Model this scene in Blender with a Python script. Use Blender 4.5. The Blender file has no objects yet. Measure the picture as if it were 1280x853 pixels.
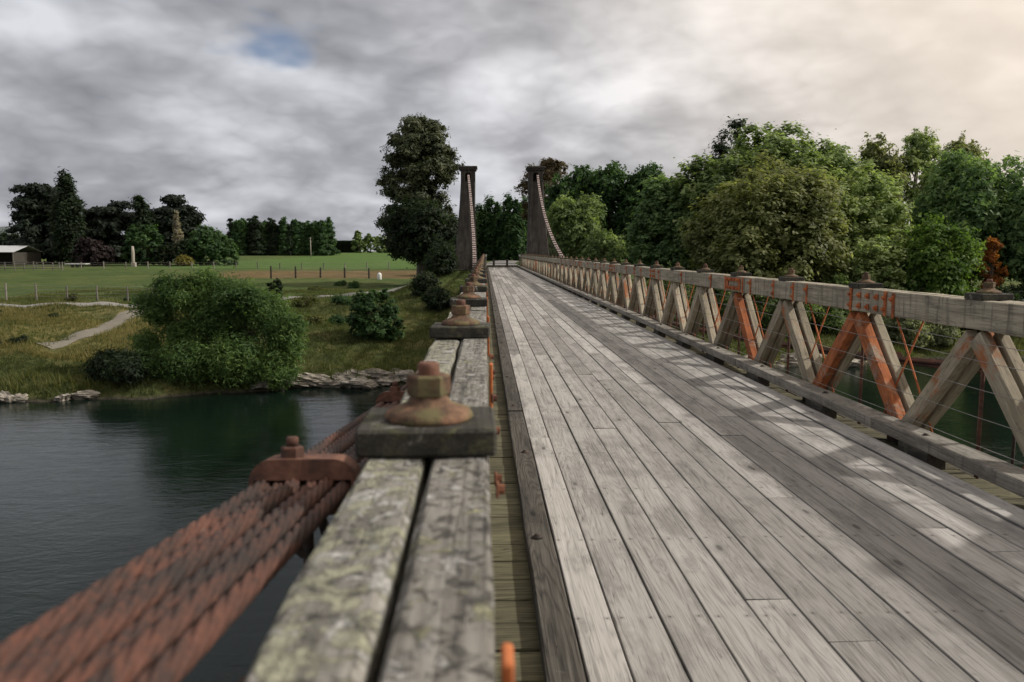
import bpy, bmesh, math, random
import numpy as np
from mathutils import Vector, Matrix, Euler

random.seed(7)
RNG = np.random.default_rng(7)
R = math.radians
S = bpy.context.scene
COL = S.collection

# ------------------------------------------------------------------ camera
# x runs across the bridge, y along it, z up; z = 0 is the top of the deck planks
cam_d = bpy.data.cameras.new('camera')
cam = bpy.data.objects.new('camera', cam_d)
COL.objects.link(cam)
cam.location = (0, 0, 1.70)
cam.rotation_euler = (R(90 - 6.42), 0, R(-1.96))
cam_d.sensor_width = 36
cam_d.lens = 28
cam_d.clip_start = 0.05
cam_d.clip_end = 12000
cam_d.dof.use_dof = True
cam_d.dof.focus_distance = 12.0
cam_d.dof.aperture_fstop = 4.0
S.camera = cam

# ------------------------------------------------------------------ light
SUN_AZ = math.atan2(1.28, 0.05)          # measured from +y (ahead) towards +x (right)
SUN_EL = math.atan2(1.0, math.hypot(1.28, 0.05))
SUN_DIR = Vector((math.sin(SUN_AZ) * math.cos(SUN_EL), math.cos(SUN_AZ) * math.cos(SUN_EL), math.sin(SUN_EL)))
sun_d = bpy.data.lights.new('sun', 'SUN')
sun_d.energy = 3.5
sun_d.angle = R(2.8)
sun_d.color = (1.0, 0.945, 0.86)
sun = bpy.data.objects.new('sun', sun_d)
COL.objects.link(sun)
sun.rotation_euler = SUN_DIR.to_track_quat('Z', 'Y').to_euler()
sun.location = (30, 10, 30)

S.view_settings.view_transform = 'Standard'
S.view_settings.look = 'None'
S.view_settings.gamma = 1
S.view_settings.exposure = 0.0
S.view_settings.use_curve_mapping = False
S.render.engine = 'CYCLES'
S.cycles.max_bounces = 6
S.cycles.transparent_max_bounces = 4
S.cycles.use_denoising = True


class NT:
    """small helper to write node graphs"""
    def __init__(self, tree):
        self.t = tree
        self.n = tree.nodes
        self.l = tree.links

    def put(self, sock, val):
        if hasattr(val, 'is_output'):
            self.l.new(val, sock)
        elif val is not None:
            if isinstance(val, (tuple, list)) and len(val) == 3 and sock.type == 'RGBA':
                val = (*val, 1)
            sock.default_value = val

    def math(self, op, a, b=None, c=None, clamp=False):
        n = self.n.new('ShaderNodeMath'); n.operation = op; n.use_clamp = clamp
        self.put(n.inputs[0], a)
        if b is not None: self.put(n.inputs[1], b)
        if c is not None: self.put(n.inputs[2], c)
        return n.outputs[0]

    def vmath(self, op, a, b=None, scale=None):
        n = self.n.new('ShaderNodeVectorMath'); n.operation = op
        self.put(n.inputs[0], a)
        if b is not None: self.put(n.inputs[1], b)
        if scale is not None: self.put(n.inputs['Scale'], scale)
        return n.outputs['Value'] if op in ('DOT_PRODUCT', 'LENGTH', 'DISTANCE') else n.outputs[0]

    def noise(self, vec, scale, detail=4, rough=0.55, dist=0.0):
        n = self.n.new('ShaderNodeTexNoise')
        self.put(n.inputs['Vector'], vec)
        n.inputs['Scale'].default_value = scale
        n.inputs['Detail'].default_value = detail
        n.inputs['Roughness'].default_value = rough
        n.inputs['Distortion'].default_value = dist
        return n.outputs['Fac']

    def voronoi(self, vec, scale, feature='F1', out='Distance', rnd=1.0):
        n = self.n.new('ShaderNodeTexVoronoi'); n.feature = feature
        self.put(n.inputs['Vector'], vec)
        n.inputs['Scale'].default_value = scale
        n.inputs['Randomness'].default_value = rnd
        return n.outputs[out]

    def ramp(self, fac, stops, interp='LINEAR'):
        n = self.n.new('ShaderNodeValToRGB')
        n.color_ramp.interpolation = interp
        while len(n.color_ramp.elements) < len(stops):
            n.color_ramp.elements.new(0.5)
        for e, (p, c) in zip(n.color_ramp.elements, stops):
            e.position = p
            e.color = (c, c, c, 1) if isinstance(c, (int, float)) else (*c, 1)
        self.put(n.inputs[0], fac)
        return n.outputs[0]

    def step(self, v, lo, hi):
        n = self.n.new('ShaderNodeMapRange'); n.interpolation_type = 'SMOOTHSTEP'
        self.put(n.inputs['Value'], v)
        n.inputs['From Min'].default_value = lo
        n.inputs['From Max'].default_value = hi
        return n.outputs[0]

    def mix(self, fac, a, b, mode='MIX'):
        n = self.n.new('ShaderNodeMix'); n.data_type = 'RGBA'; n.blend_type = mode
        self.put(n.inputs[0], fac); self.put(n.inputs[6], a); self.put(n.inputs[7], b)
        return n.outputs[2]

    def scalevec(self, vec, s):
        return self.vmath('MULTIPLY', vec, s)

    def sep(self, vec):
        n = self.n.new('ShaderNodeSeparateXYZ'); self.put(n.inputs[0], vec)
        return n.outputs

    def comb(self, x, y, z):
        n = self.n.new('ShaderNodeCombineXYZ')
        for i, v in enumerate((x, y, z)): self.put(n.inputs[i], v)
        return n.outputs[0]

    def obj_coords(self, jitter=True):
        v = self.n.new('ShaderNodeTexCoord').outputs['Object']
        if not jitter:
            return v
        oi = self.n.new('ShaderNodeObjectInfo')
        r = oi.outputs['Random']
        off = self.comb(self.math('MULTIPLY', r, 37.0), self.math('MULTIPLY', r, 91.0), self.math('MULTIPLY', r, 53.0))
        return self.vmath('ADD', v, off)

    def rand(self):
        return self.n.new('ShaderNodeObjectInfo').outputs['Random']

    def bump(self, height, strength=0.3, dist=0.01, normal=None):
        n = self.n.new('ShaderNodeBump')
        n.inputs['Strength'].default_value = strength
        n.inputs['Distance'].default_value = dist
        self.put(n.inputs['Height'], height)
        if normal is not None: self.put(n.inputs['Normal'], normal)
        return n.outputs[0]


# ------------------------------------------------------------------ sky
SKY_OFF = (1.5, 30.2, 2.0)
HOLE_OFF = (7.29, -10.7, 2.0)
w = bpy.data.worlds.new('World'); S.world = w; w.use_nodes = True
g = NT(w.node_tree)
for n in list(g.n): g.n.remove(n)
sky = g.n.new('ShaderNodeTexSky'); sky.sky_type = 'NISHITA'; sky.sun_disc = False
sky.sun_elevation = SUN_EL; sky.sun_rotation = SUN_AZ
sky.air_density = 1.0; sky.dust_density = 1.0
d = g.n.new('ShaderNodeTexCoord').outputs['Generated']
dx, dy, dz = g.sep(d)
zz = g.math('ADD', g.math('MAXIMUM', dz, 0.0), 0.42)
uv0 = g.comb(g.math('DIVIDE', dx, zz), g.math('DIVIDE', dy, zz), g.math('MULTIPLY', dz, 1.6))
uv0 = g.vmath('ADD', uv0, SKY_OFF)
big = g.noise(uv0, 0.95, 2, 0.5)
def billow(p):
    """lumpy cloud heads: folded noise summed over four octaves"""
    tot = None
    for k, (sc_, am) in enumerate(((1.9, 1.0), (3.9, 0.55), (8.3, 0.30), (17.0, 0.16))):
        q = g.math('ABSOLUTE', g.math('SUBTRACT', g.noise(g.vmath('ADD', p, (k * 3.7, k * 1.9, k * 2.3)), sc_, 1.0, 0.5), 0.5))
        q = g.math('MULTIPLY', q, am)
        tot = q if tot is None else g.math('ADD', tot, q)
    return tot
b0 = billow(uv0)
b1 = billow(g.vmath('ADD', uv0, (0.10, 0.02, 0.10)))
fine = g.noise(uv0, 3.0, 6, 0.55)
sund = g.vmath('DOT_PRODUCT', d, tuple(SUN_DIR))
sunc = g.math('MAXIMUM', g.math('ADD', g.math('MULTIPLY', sund, 0.5), 0.5), 0.0)
glow = g.math('POWER', sunc, 3.0)
# heavy masses are grey; heads turned to the sun and thin veils are pale
shade = g.math('SUBTRACT', b1, b0)
mass = g.math('ADD', g.math('MULTIPLY', big, 0.80), g.math('ADD', g.math('MULTIPLY', shade, 0.55), g.math('ADD', g.math('MULTIPLY', b0, -0.30), g.math('MULTIPLY', fine, 0.24))))
cl = g.ramp(mass, [(0.22, (1.0, 1.0, 1.01)), (0.36, (0.73, 0.73, 0.745)), (0.46, (0.53, 0.53, 0.545)), (0.66, (0.27, 0.275, 0.295))])
warm = g.mix(g.step(glow, 0.08, 0.60), (0.72, 0.735, 0.775), (1.50, 1.38, 1.24))
cl = g.mix(1.0, cl, warm, 'MULTIPLY')
cl = g.mix(g.math('MULTIPLY', g.step(glow, 0.21, 0.52), 0.72), cl, (0.92, 0.80, 0.67))
holes = g.noise(g.vmath('ADD', uv0, HOLE_OFF), 2.4, 4, 0.5)
hole = g.math('MULTIPLY', g.step(holes, 0.67, 0.77), g.step(glow, 0.6, 0.3))
skyc = g.mix(1.0, sky.outputs[0], (0.085, 0.082, 0.088), 'MULTIPLY')
colr = g.mix(g.math('MULTIPLY', hole, 0.85), cl, skyc)
bg = g.n.new('ShaderNodeBackground'); g.put(bg.inputs[0], colr)
bg.inputs[1].default_value = 1.0
out = g.n.new('ShaderNodeOutputWorld'); g.l.new(bg.outputs[0], out.inputs[0])


# ------------------------------------------------------------------ materials
MATS = {}
def newmat(name):
    m = bpy.data.materials.new(name); m.use_nodes = True
    g = NT(m.node_tree)
    b = g.n['Principled BSDF']
    MATS[name] = m
    return m, g, b


def wood(name, pale, mean, dark, lichen=(), stain=None, rough=0.85, bump=0.5, tint=0.25, knots=True, blotch=0.5, drip=0.0, ringw=0.20, nails=False):
    """weathered timber, long axis = local y"""
    m, g, b = newmat(name)
    v = g.obj_coords()
    oc = g.obj_coords(False)
    low = g.noise(g.scalevec(v, (5.0, 0.42, 5.0)), 1.0, 3, 0.5, 0.3)
    if knots:
        kv = g.scalevec(v, (6.5, 2.3, 0.0))
        kd = g.voronoi(kv, 1.0)
        kr = g.voronoi(kv, 1.0, out='Color')
        kon = g.math('GREATER_THAN', g.sep(kr)[0], 0.56)
        bend = g.math('MULTIPLY', g.step(kd, 0.42, 0.0), 0.22)
        low = g.math('ADD', low, g.math('MULTIPLY', bend, kon))
        mid0 = g.noise(g.scalevec(v, (22.0, 5.0, 22.0)), 1.0, 4, 0.6)
        knot = g.math('MULTIPLY', g.step(kd, 0.16, 0.06), kon)
        halo = g.math('MULTIPLY', g.math('MULTIPLY', g.step(kd, 0.50, 0.06), kon), g.step(mid0, 0.35, 0.6))
    ring = g.math('ABSOLUTE', g.math('SINE', g.math('MULTIPLY', low, 62.0)))
    fibre = g.noise(g.scalevec(v, (150.0, 2.2, 150.0)), 1.0, 5, 0.65)
    mid = g.noise(g.scalevec(v, (26.0, 1.0, 26.0)), 1.0, 5, 0.6)
    bl = g.noise(g.scalevec(v, (4.0, 1.6, 4.0)), 1.0, 6, 0.62)
    f = g.math('ADD', g.math('MULTIPLY', ring, ringw), g.math('ADD', g.math('MULTIPLY', fibre, 0.42), g.math('MULTIPLY', mid, 0.46)))
    c = g.ramp(f, [(0.30, dark), (0.50, mean), (0.74, pale)])
    c = g.mix(g.math('MULTIPLY', g.step(bl, 0.48, 0.68), blotch), c, tuple(x * 0.55 for x in mean))
    # every board has its own tone
    r = g.rand()
    tone = g.math('ADD', 1.0 - tint * 0.5, g.math('MULTIPLY', r, tint))
    c = g.mix(1.0, c, g.comb(tone, g.math('MULTIPLY', tone, 0.992), g.math('MULTIPLY', tone, 0.985)), 'MULTIPLY')
    if knots:
        c = g.mix(g.math('MULTIPLY', halo, 0.75), c, tuple(x * 0.55 for x in mean))
        c = g.mix(g.math('MULTIPLY', knot, 0.8), c, tuple(x * 0.5 for x in dark))
    if nails:
        # paired nail heads over every bearer, and a darker tone along the board edges
        lx, ly, lz = g.sep(oc)
        wy_ = g.sep(g.n.new('ShaderNodeNewGeometry').outputs['Position'])[1]
        my = g.math('SUBTRACT', g.math('FRACT', g.math('ADD', g.math('DIVIDE', wy_, 1.015), g.math('MULTIPLY', r, 0.03))), 0.5)
        ny_ = g.math('MULTIPLY', my, 1.015)
        nx_ = g.math('SUBTRACT', g.math('ABSOLUTE', lx), 0.068)
        nd = g.math('SQRT', g.math('ADD', g.math('MULTIPLY', nx_, nx_), g.math('MULTIPLY', ny_, ny_)))
        c = g.mix(g.math('MULTIPLY', g.step(nd, 0.030, 0.004), 0.30), c, tuple(x * 0.4 for x in dark))
        c = g.mix(g.math('MULTIPLY', g.step(nd, 0.0065, 0.0045), 0.85), c, (0.03, 0.025, 0.022))
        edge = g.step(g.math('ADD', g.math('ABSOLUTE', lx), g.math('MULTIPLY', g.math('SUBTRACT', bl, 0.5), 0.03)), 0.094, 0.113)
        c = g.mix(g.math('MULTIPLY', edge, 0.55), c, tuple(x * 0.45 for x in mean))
    # checks: thin long cracks
    crack = g.noise(g.scalevec(v, (70.0, 0.8, 70.0)), 1.0, 2, 0.4)
    ck = g.step(g.math('ABSOLUTE', g.math('SUBTRACT', crack, 0.5)), 0.012, 0.0)
    ck = g.math('MULTIPLY', ck, g.step(bl, 0.40, 0.6))
    c = g.mix(g.math('MULTIPLY', ck, 0.75), c, tuple(x * 0.3 for x in dark))
    h = g.math('SUBTRACT', f, g.math('MULTIPLY', ck, 0.8))
    if drip:
        dn = g.noise(g.scalevec(v, (14.0, 14.0, 1.1)), 1.0, 5, 0.65)
        c = g.mix(g.math('MULTIPLY', g.step(dn, 0.50, 0.66), drip), c, tuple(x * 0.35 for x in mean))
    if stain:
        sc, lo, hi, amt = stain
        sn = g.noise(g.scalevec(v, (3.0, 1.3, 3.0)), 1.0, 6, 0.65)
        c = g.mix(g.math('MULTIPLY', g.step(sn, lo, hi), amt), c, sc)
    for i, (lc, scale, lo, hi, amt) in enumerate(lichen):
        ln = g.noise(g.vmath('ADD', v, (i * 5.3, i * 2.1, i * 9.0)), scale, 9, 0.68, 0.5)
        lm = g.math('MULTIPLY', g.step(ln, lo, hi), amt)
        spk = g.noise(v, scale * 9.0, 3, 0.6)
        lcol = g.mix(spk, tuple(x * 0.55 for x in lc), tuple(min(1, x * 1.35) for x in lc))
        c = g.mix(lm, c, lcol)
        h = g.math('ADD', h, g.math('MULTIPLY', lm, g.math('MULTIPLY', spk, 1.3)))
    g.put(b.inputs['Base Color'], c)
    b.inputs['Roughness'].default_value = rough
    b.inputs['Specular IOR Level'].default_value = 0.3
    g.put(b.inputs['Normal'], g.bump(h, bump, 0.006))
    return m


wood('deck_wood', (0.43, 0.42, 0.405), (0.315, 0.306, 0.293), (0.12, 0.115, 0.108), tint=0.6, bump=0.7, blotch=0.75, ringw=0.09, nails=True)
wood('edge_wood', (0.105, 0.097, 0.085), (0.05, 0.046, 0.04), (0.02, 0.018, 0.016), bump=0.9, blotch=0.6,
     lichen=[((0.24, 0.225, 0.20), 8.0, 0.62, 0.76, 0.4)])
LICH = [((0.05, 0.047, 0.042), 30.0, 0.52, 0.62, 0.75), ((0.52, 0.51, 0.49), 24.0, 0.54, 0.60, 0.8)]
wood('lichen_timber', (0.40, 0.385, 0.355), (0.22, 0.21, 0.19), (0.035, 0.032, 0.029), bump=1.0, blotch=0.75, knots=False, ringw=0.1,
     lichen=LICH + [((0.38, 0.375, 0.23), 16.0, 0.57, 0.65, 0.75)])
wood('lichen_timber_heavy', (0.40, 0.385, 0.355), (0.22, 0.21, 0.19), (0.035, 0.032, 0.029), bump=1.0, blotch=0.75, knots=False, ringw=0.1,
     lichen=LICH[:1] + [((0.40, 0.40, 0.29), 24.0, 0.46, 0.55, 0.85), ((0.57, 0.56, 0.54), 20.0, 0.54, 0.60, 0.85)])
wood('rail_timber', (0.56, 0.515, 0.415), (0.385, 0.35, 0.272), (0.09, 0.082, 0.063), bump=0.8, blotch=0.6, knots=False, drip=0.8, ringw=0.05,
     stain=((0.33, 0.12, 0.045), 0.62, 0.74, 0.55),
     lichen=[((0.40, 0.385, 0.28), 7.0, 0.56, 0.72, 0.5), ((0.06, 0.055, 0.045), 9.0, 0.60, 0.70, 0.6)])
wood('brace_timber', (0.54, 0.49, 0.39), (0.355, 0.312, 0.232), (0.10, 0.085, 0.062), bump=0.7, blotch=0.6, knots=False, tint=0.6, ringw=0.08,
     stain=((0.36, 0.115, 0.035), 0.56, 0.66, 0.85),
     lichen=[((0.27, 0.255, 0.12), 3.0, 0.54, 0.72, 0.55), ((0.10, 0.07, 0.06), 7.0, 0.58, 0.70, 0.6)])
wood('brace_timber_orange', (0.46, 0.17, 0.065), (0.38, 0.115, 0.04), (0.15, 0.055, 0.035), bump=0.7, blotch=0.5, knots=False,
     lichen=[((0.36, 0.31, 0.24), 4.0, 0.52, 0.68, 0.85), ((0.10, 0.06, 0.045), 9.0, 0.52, 0.66, 0.75)])
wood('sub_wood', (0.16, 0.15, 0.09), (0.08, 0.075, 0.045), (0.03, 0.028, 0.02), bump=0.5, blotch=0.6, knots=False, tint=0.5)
wood('kerb_wood', (0.46, 0.435, 0.39), (0.30, 0.28, 0.245), (0.10, 0.09, 0.075), bump=0.8, blotch=0.8, tint=0.3, drip=0.6, ringw=0.08,
     lichen=[((0.07, 0.066, 0.055), 6.0, 0.55, 0.70, 0.7)])
wood('cap_wood', (0.15, 0.14, 0.115), (0.05, 0.048, 0.04), (0.014, 0.014, 0.012), bump=0.9, blotch=0.8, knots=False, ringw=0.05,
     lichen=[((0.17, 0.175, 0.08), 8.0, 0.54, 0.68, 0.55), ((0.36, 0.35, 0.32), 13.0, 0.60, 0.68, 0.7)])
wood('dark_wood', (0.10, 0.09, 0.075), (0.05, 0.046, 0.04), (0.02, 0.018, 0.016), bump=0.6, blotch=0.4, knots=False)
wood('post_wood', (0.30, 0.28, 0.25), (0.18, 0.165, 0.145), (0.07, 0.06, 0.05), bump=0.6, knots=False, tint=0.6)


def rust(name, a, b_, c_, moss=None, rough=0.85, scale=14.0, metal=0.0, bump=0.5):
    m, g, b = newmat(name)
    v = g.obj_coords()
    n1 = g.noise(v, scale, 9, 0.68, 0.4)
    n2 = g.noise(v, scale * 0.35, 5, 0.6)
    f = g.math('ADD', g.math('MULTIPLY', n1, 0.6), g.math('MULTIPLY', n2, 0.4))
    c = g.ramp(f, [(0.38, a), (0.50, b_), (0.63, c_)])
    if moss:
        mc, lo, hi, amt = moss
        mn = g.noise(g.vmath('ADD', v, (3, 8, 1)), scale * 0.8, 6, 0.6)
        c = g.mix(g.math('MULTIPLY', g.step(mn, lo, hi), amt), c, mc)
    g.put(b.inputs['Base Color'], c)
    b.inputs['Roughness'].default_value = rough
    b.inputs['Metallic'].default_value = metal
    g.put(b.inputs['Normal'], g.bump(g.noise(v, scale * 5, 6, 0.7), bump, 0.003))
    return m


rust('rust_orange', (0.17, 0.05, 0.022), (0.42, 0.115, 0.032), (0.55, 0.19, 0.07), scale=16)
rust('rust_dull', (0.06, 0.024, 0.015), (0.15, 0.052, 0.025), (0.22, 0.09, 0.048), scale=22)
rust('rust_brown', (0.04, 0.022, 0.017), (0.11, 0.048, 0.032), (0.21, 0.10, 0.062), scale=22)
rust('rust_mossy', (0.03, 0.02, 0.014), (0.10, 0.055, 0.032), (0.24, 0.13, 0.075), moss=((0.13, 0.12, 0.05), 0.46, 0.62, 0.75), scale=24, bump=1.0)
def ropemat():
    m, g, b = newmat('rust_rope')
    v = g.obj_coords(False)
    n1 = g.noise(g.scalevec(v, (9.0, 2.6, 9.0)), 1.0, 8, 0.62, 0.4); n2 = g.noise(v, 60.0, 4, 0.6)
    f = g.math('ADD', g.math('MULTIPLY', n1, 0.7), g.math('MULTIPLY', n2, 0.3))
    red = g.ramp(f, [(0.38, (0.022, 0.016, 0.014)), (0.47, (0.042, 0.023, 0.018)), (0.53, (0.078, 0.033, 0.022)), (0.60, (0.115, 0.044, 0.027)), (0.66, (0.12, 0.095, 0.08))])
    # colour turns paler along the far, rising lengths
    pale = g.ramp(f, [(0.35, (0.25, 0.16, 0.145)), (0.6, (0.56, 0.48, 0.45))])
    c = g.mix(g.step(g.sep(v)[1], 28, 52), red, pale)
    g.put(b.inputs['Base Color'], c); b.inputs['Roughness'].default_value = 0.8
    g.put(b.inputs['Normal'], g.bump(n2, 0.4, 0.003))
ropemat()
rust('rope_pale', (0.20, 0.10, 0.085), (0.46, 0.33, 0.29), (0.62, 0.52, 0.47), scale=3, bump=0.4)
rust('iron_dark', (0.02, 0.018, 0.017), (0.045, 0.035, 0.03), (0.09, 0.06, 0.045), scale=18)
rust('wire_steel', (0.22, 0.21, 0.20), (0.32, 0.31, 0.30), (0.40, 0.36, 0.33), scale=10, rough=0.5, metal=0.4)

def concrete():
    m, g, b = newmat('tower_concrete')
    v = g.obj_coords(False)
    streak = g.noise(g.scalevec(v, (4.0, 4.0, 0.12)), 1.0, 6, 0.65)
    blot = g.noise(v, 0.9, 7, 0.65)
    board = g.math('ABSOLUTE', g.math('SINE', g.math('MULTIPLY', g.sep(v)[0], 21.0)))
    f = g.math('ADD', g.math('MULTIPLY', streak, 0.55), g.math('MULTIPLY', blot, 0.45))
    c = g.ramp(f, [(0.36, (0.020, 0.017, 0.015)), (0.5, (0.050, 0.044, 0.039)), (0.66, (0.105, 0.098, 0.088))])
    c = g.mix(g.math('MULTIPLY', g.step(board, 0.12, 0.0), 0.5), c, (0.03, 0.027, 0.024))
    g.put(b.inputs['Base Color'], c); b.inputs['Roughness'].default_value = 0.95
    g.put(b.inputs['Normal'], g.bump(blot, 0.6, 0.03))
concrete()

def plain(name, col, rough=0.7, var=0.2, scale=4.0):
    m, g, b = newmat(name)
    v = g.obj_coords()
    n = g.noise(v, scale, 6, 0.6)
    c = g.mix(n, tuple(x * (1 - var) for x in col), tuple(min(1, x * (1 + var)) for x in col))
    g.put(b.inputs['Base Color'], c); b.inputs['Roughness'].default_value = rough
    g.put(b.inputs['Normal'], g.bump(n, 0.3, 0.02))
    return m
plain('roof_metal', (0.50, 0.51, 0.52), 0.45)
plain('white_paint', (0.74, 0.74, 0.72), 0.5, 0.08)
plain('pale_bark', (0.34, 0.31, 0.26), 0.9, 0.35, 6)
plain('bark', (0.085, 0.068, 0.052), 0.95, 0.45, 6)
plain('bark_grey', (0.20, 0.18, 0.155), 0.95, 0.4, 5)
plain('gravel', (0.22, 0.213, 0.20), 0.95, 0.2, 3)
plain('gravel_path', (0.165, 0.15, 0.122), 0.95, 0.3, 2)
plain('tyre', (0.02, 0.02, 0.02), 0.9)
plain('hill_bush_hazed', (0.085, 0.105, 0.10), 1.0, 0.3, 0.01)  # blue grey distance haze is mixed into this base colour
plain('car_dark', (0.05, 0.055, 0.065), 0.35, 0.1)

def rockmat():
    m, g, b = newmat('rock')
    v = g.obj_coords()
    n = g.noise(g.scalevec(v, (1.0, 1.0, 2.4)), 1.4, 9, 0.7, 0.6)
    c = g.ramp(n, [(0.33, (0.05, 0.045, 0.038)), (0.48, (0.21, 0.19, 0.16)), (0.66, (0.46, 0.42, 0.36))])
    g.put(b.inputs['Base Color'], c); b.inputs['Roughness'].default_value = 0.95
    g.put(b.inputs['Normal'], g.bump(n, 1.0, 0.12))
rockmat()

def leafmat(name, dark, light, tip=None, trans=0.5, hue_scale=0.35):
    m, g, b = newmat(name)
    geo = g.n.new('ShaderNodeNewGeometry')
    ri = geo.outputs['Random Per Island']
    v = g.obj_coords()
    n = g.noise(v, hue_scale, 3, 0.5)
    f = g.math('ADD', g.math('MULTIPLY', ri, 0.55), g.math('MULTIPLY', g.step(n, 0.35, 0.65), 0.45))
    stops = [(0.15, dark), (0.8, light)]
    if tip: stops.append((0.97, tip))
    c = g.ramp(f, stops)
    g.put(b.inputs['Base Color'], c)
    b.inputs['Roughness'].default_value = 0.6
    b.inputs['Specular IOR Level'].default_value = 0.25
    tr = g.n.new('ShaderNodeBsdfTranslucent')
    g.put(tr.inputs[0], g.mix(1.0, c, (1.25, 1.3, 0.7), 'MULTIPLY'))
    mx = g.n.new('ShaderNodeMixShader'); mx.inputs[0].default_value = trans
    g.l.new(b.outputs[0], mx.inputs[1]); g.l.new(tr.outputs[0], mx.inputs[2])
    g.l.new(mx.outputs[0], g.n['Material Output'].inputs[0])
    return m
leafmat('leaf_willow', (0.042, 0.084, 0.029), (0.116, 0.194, 0.059), (0.194, 0.276, 0.089))
leafmat('leaf_mid', (0.094, 0.142, 0.056), (0.260, 0.343, 0.138), (0.390, 0.465, 0.215))
leafmat('leaf_bank', (0.074, 0.136, 0.062), (0.230, 0.339, 0.139), (0.329, 0.437, 0.186))
leafmat('leaf_dark', (0.015, 0.027, 0.015), (0.035, 0.057, 0.026))
leafmat('leaf_cypress', (0.009, 0.016, 0.011), (0.019, 0.030, 0.016), trans=0.2)
leafmat('leaf_deep', (0.030, 0.063, 0.028), (0.079, 0.151, 0.053), (0.124, 0.213, 0.071))
leafmat('leaf_olive', (0.115, 0.135, 0.055), (0.27, 0.295, 0.125), (0.36, 0.375, 0.175))
leafmat('leaf_light', (0.170, 0.233, 0.094), (0.412, 0.501, 0.224), (0.555, 0.627, 0.313))
leafmat('leaf_bright', (0.062, 0.124, 0.025), (0.166, 0.262, 0.055), (0.248, 0.344, 0.083))
leafmat('leaf_silver', (0.149, 0.174, 0.091), (0.314, 0.348, 0.199), (0.431, 0.463, 0.282))
leafmat('leaf_euc', (0.037, 0.052, 0.026), (0.092, 0.108, 0.053), (0.150, 0.150, 0.078), trans=0.25)
leafmat('leaf_brown', (0.055, 0.042, 0.025), (0.13, 0.10, 0.06))
leafmat('leaf_maroon', (0.016, 0.011, 0.012), (0.034, 0.022, 0.022), trans=0.2)
leafmat('leaf_autumn', (0.22, 0.075, 0.022), (0.42, 0.17, 0.05))
leafmat('leaf_yellow', (0.13, 0.12, 0.03), (0.26, 0.23, 0.06))
leafmat('leaf_pale', (0.20, 0.18, 0.14), (0.34, 0.31, 0.25))
leafmat('grass_blade', (0.045, 0.062, 0.02), (0.12, 0.135, 0.045), (0.24, 0.21, 0.09), hue_scale=0.12)
leafmat('grass_dry', (0.14, 0.125, 0.05), (0.29, 0.245, 0.11), (0.36, 0.31, 0.17), hue_scale=0.12)


# ------------------------------------------------------------------ object helpers
WP = {}
def link(o, parent=None, world=(0, 0, 0)):
    COL.objects.link(o)
    world = Vector(world)
    if parent is not None:
        o.parent = parent
        o.location = world - WP[parent.name]
    else:
        o.location = world
    WP[o.name] = world.copy()
    return o

def tag(o, label=None, cat=None, group=None, kind=None):
    if label: o['label'] = label
    if cat: o['category'] = cat
    if group: o['group'] = group
    if kind: o['kind'] = kind
    return o

def thing(name, world, label, cat, group=None):
    o = bpy.data.objects.new(name, None)
    o.empty_display_size = 0.2
    link(o, None, world)
    return tag(o, label, cat, group)

def inst(name, mesh, parent, world, rot=None):
    o = bpy.data.objects.new(name, mesh)
    link(o, parent, world)
    if rot is not None: o.rotation_euler = rot
    return o

def np_mesh(name, V, F, mat, smooth=False):
    """V (n,3); F (m,k) with constant k"""
    me = bpy.data.meshes.new(name)
    V = np.asarray(V, dtype=np.float32); F = np.asarray(F, dtype=np.int32)
    m, k = F.shape
    me.vertices.add(len(V)); me.vertices.foreach_set('co', V.ravel())
    me.loops.add(m * k); me.loops.foreach_set('vertex_index', F.ravel())
    me.polygons.add(m)
    me.polygons.foreach_set('loop_start', np.arange(0, m * k, k, dtype=np.int32))
    try:
        me.polygons.foreach_set('loop_total', np.full(m, k, dtype=np.int32))
    except Exception:
        pass
    if smooth: me.polygons.foreach_set('use_smooth', np.ones(m, dtype=bool))
    me.materials.append(MATS[mat] if isinstance(mat, str) else mat)
    me.update(calc_edges=True)
    return me


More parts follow.
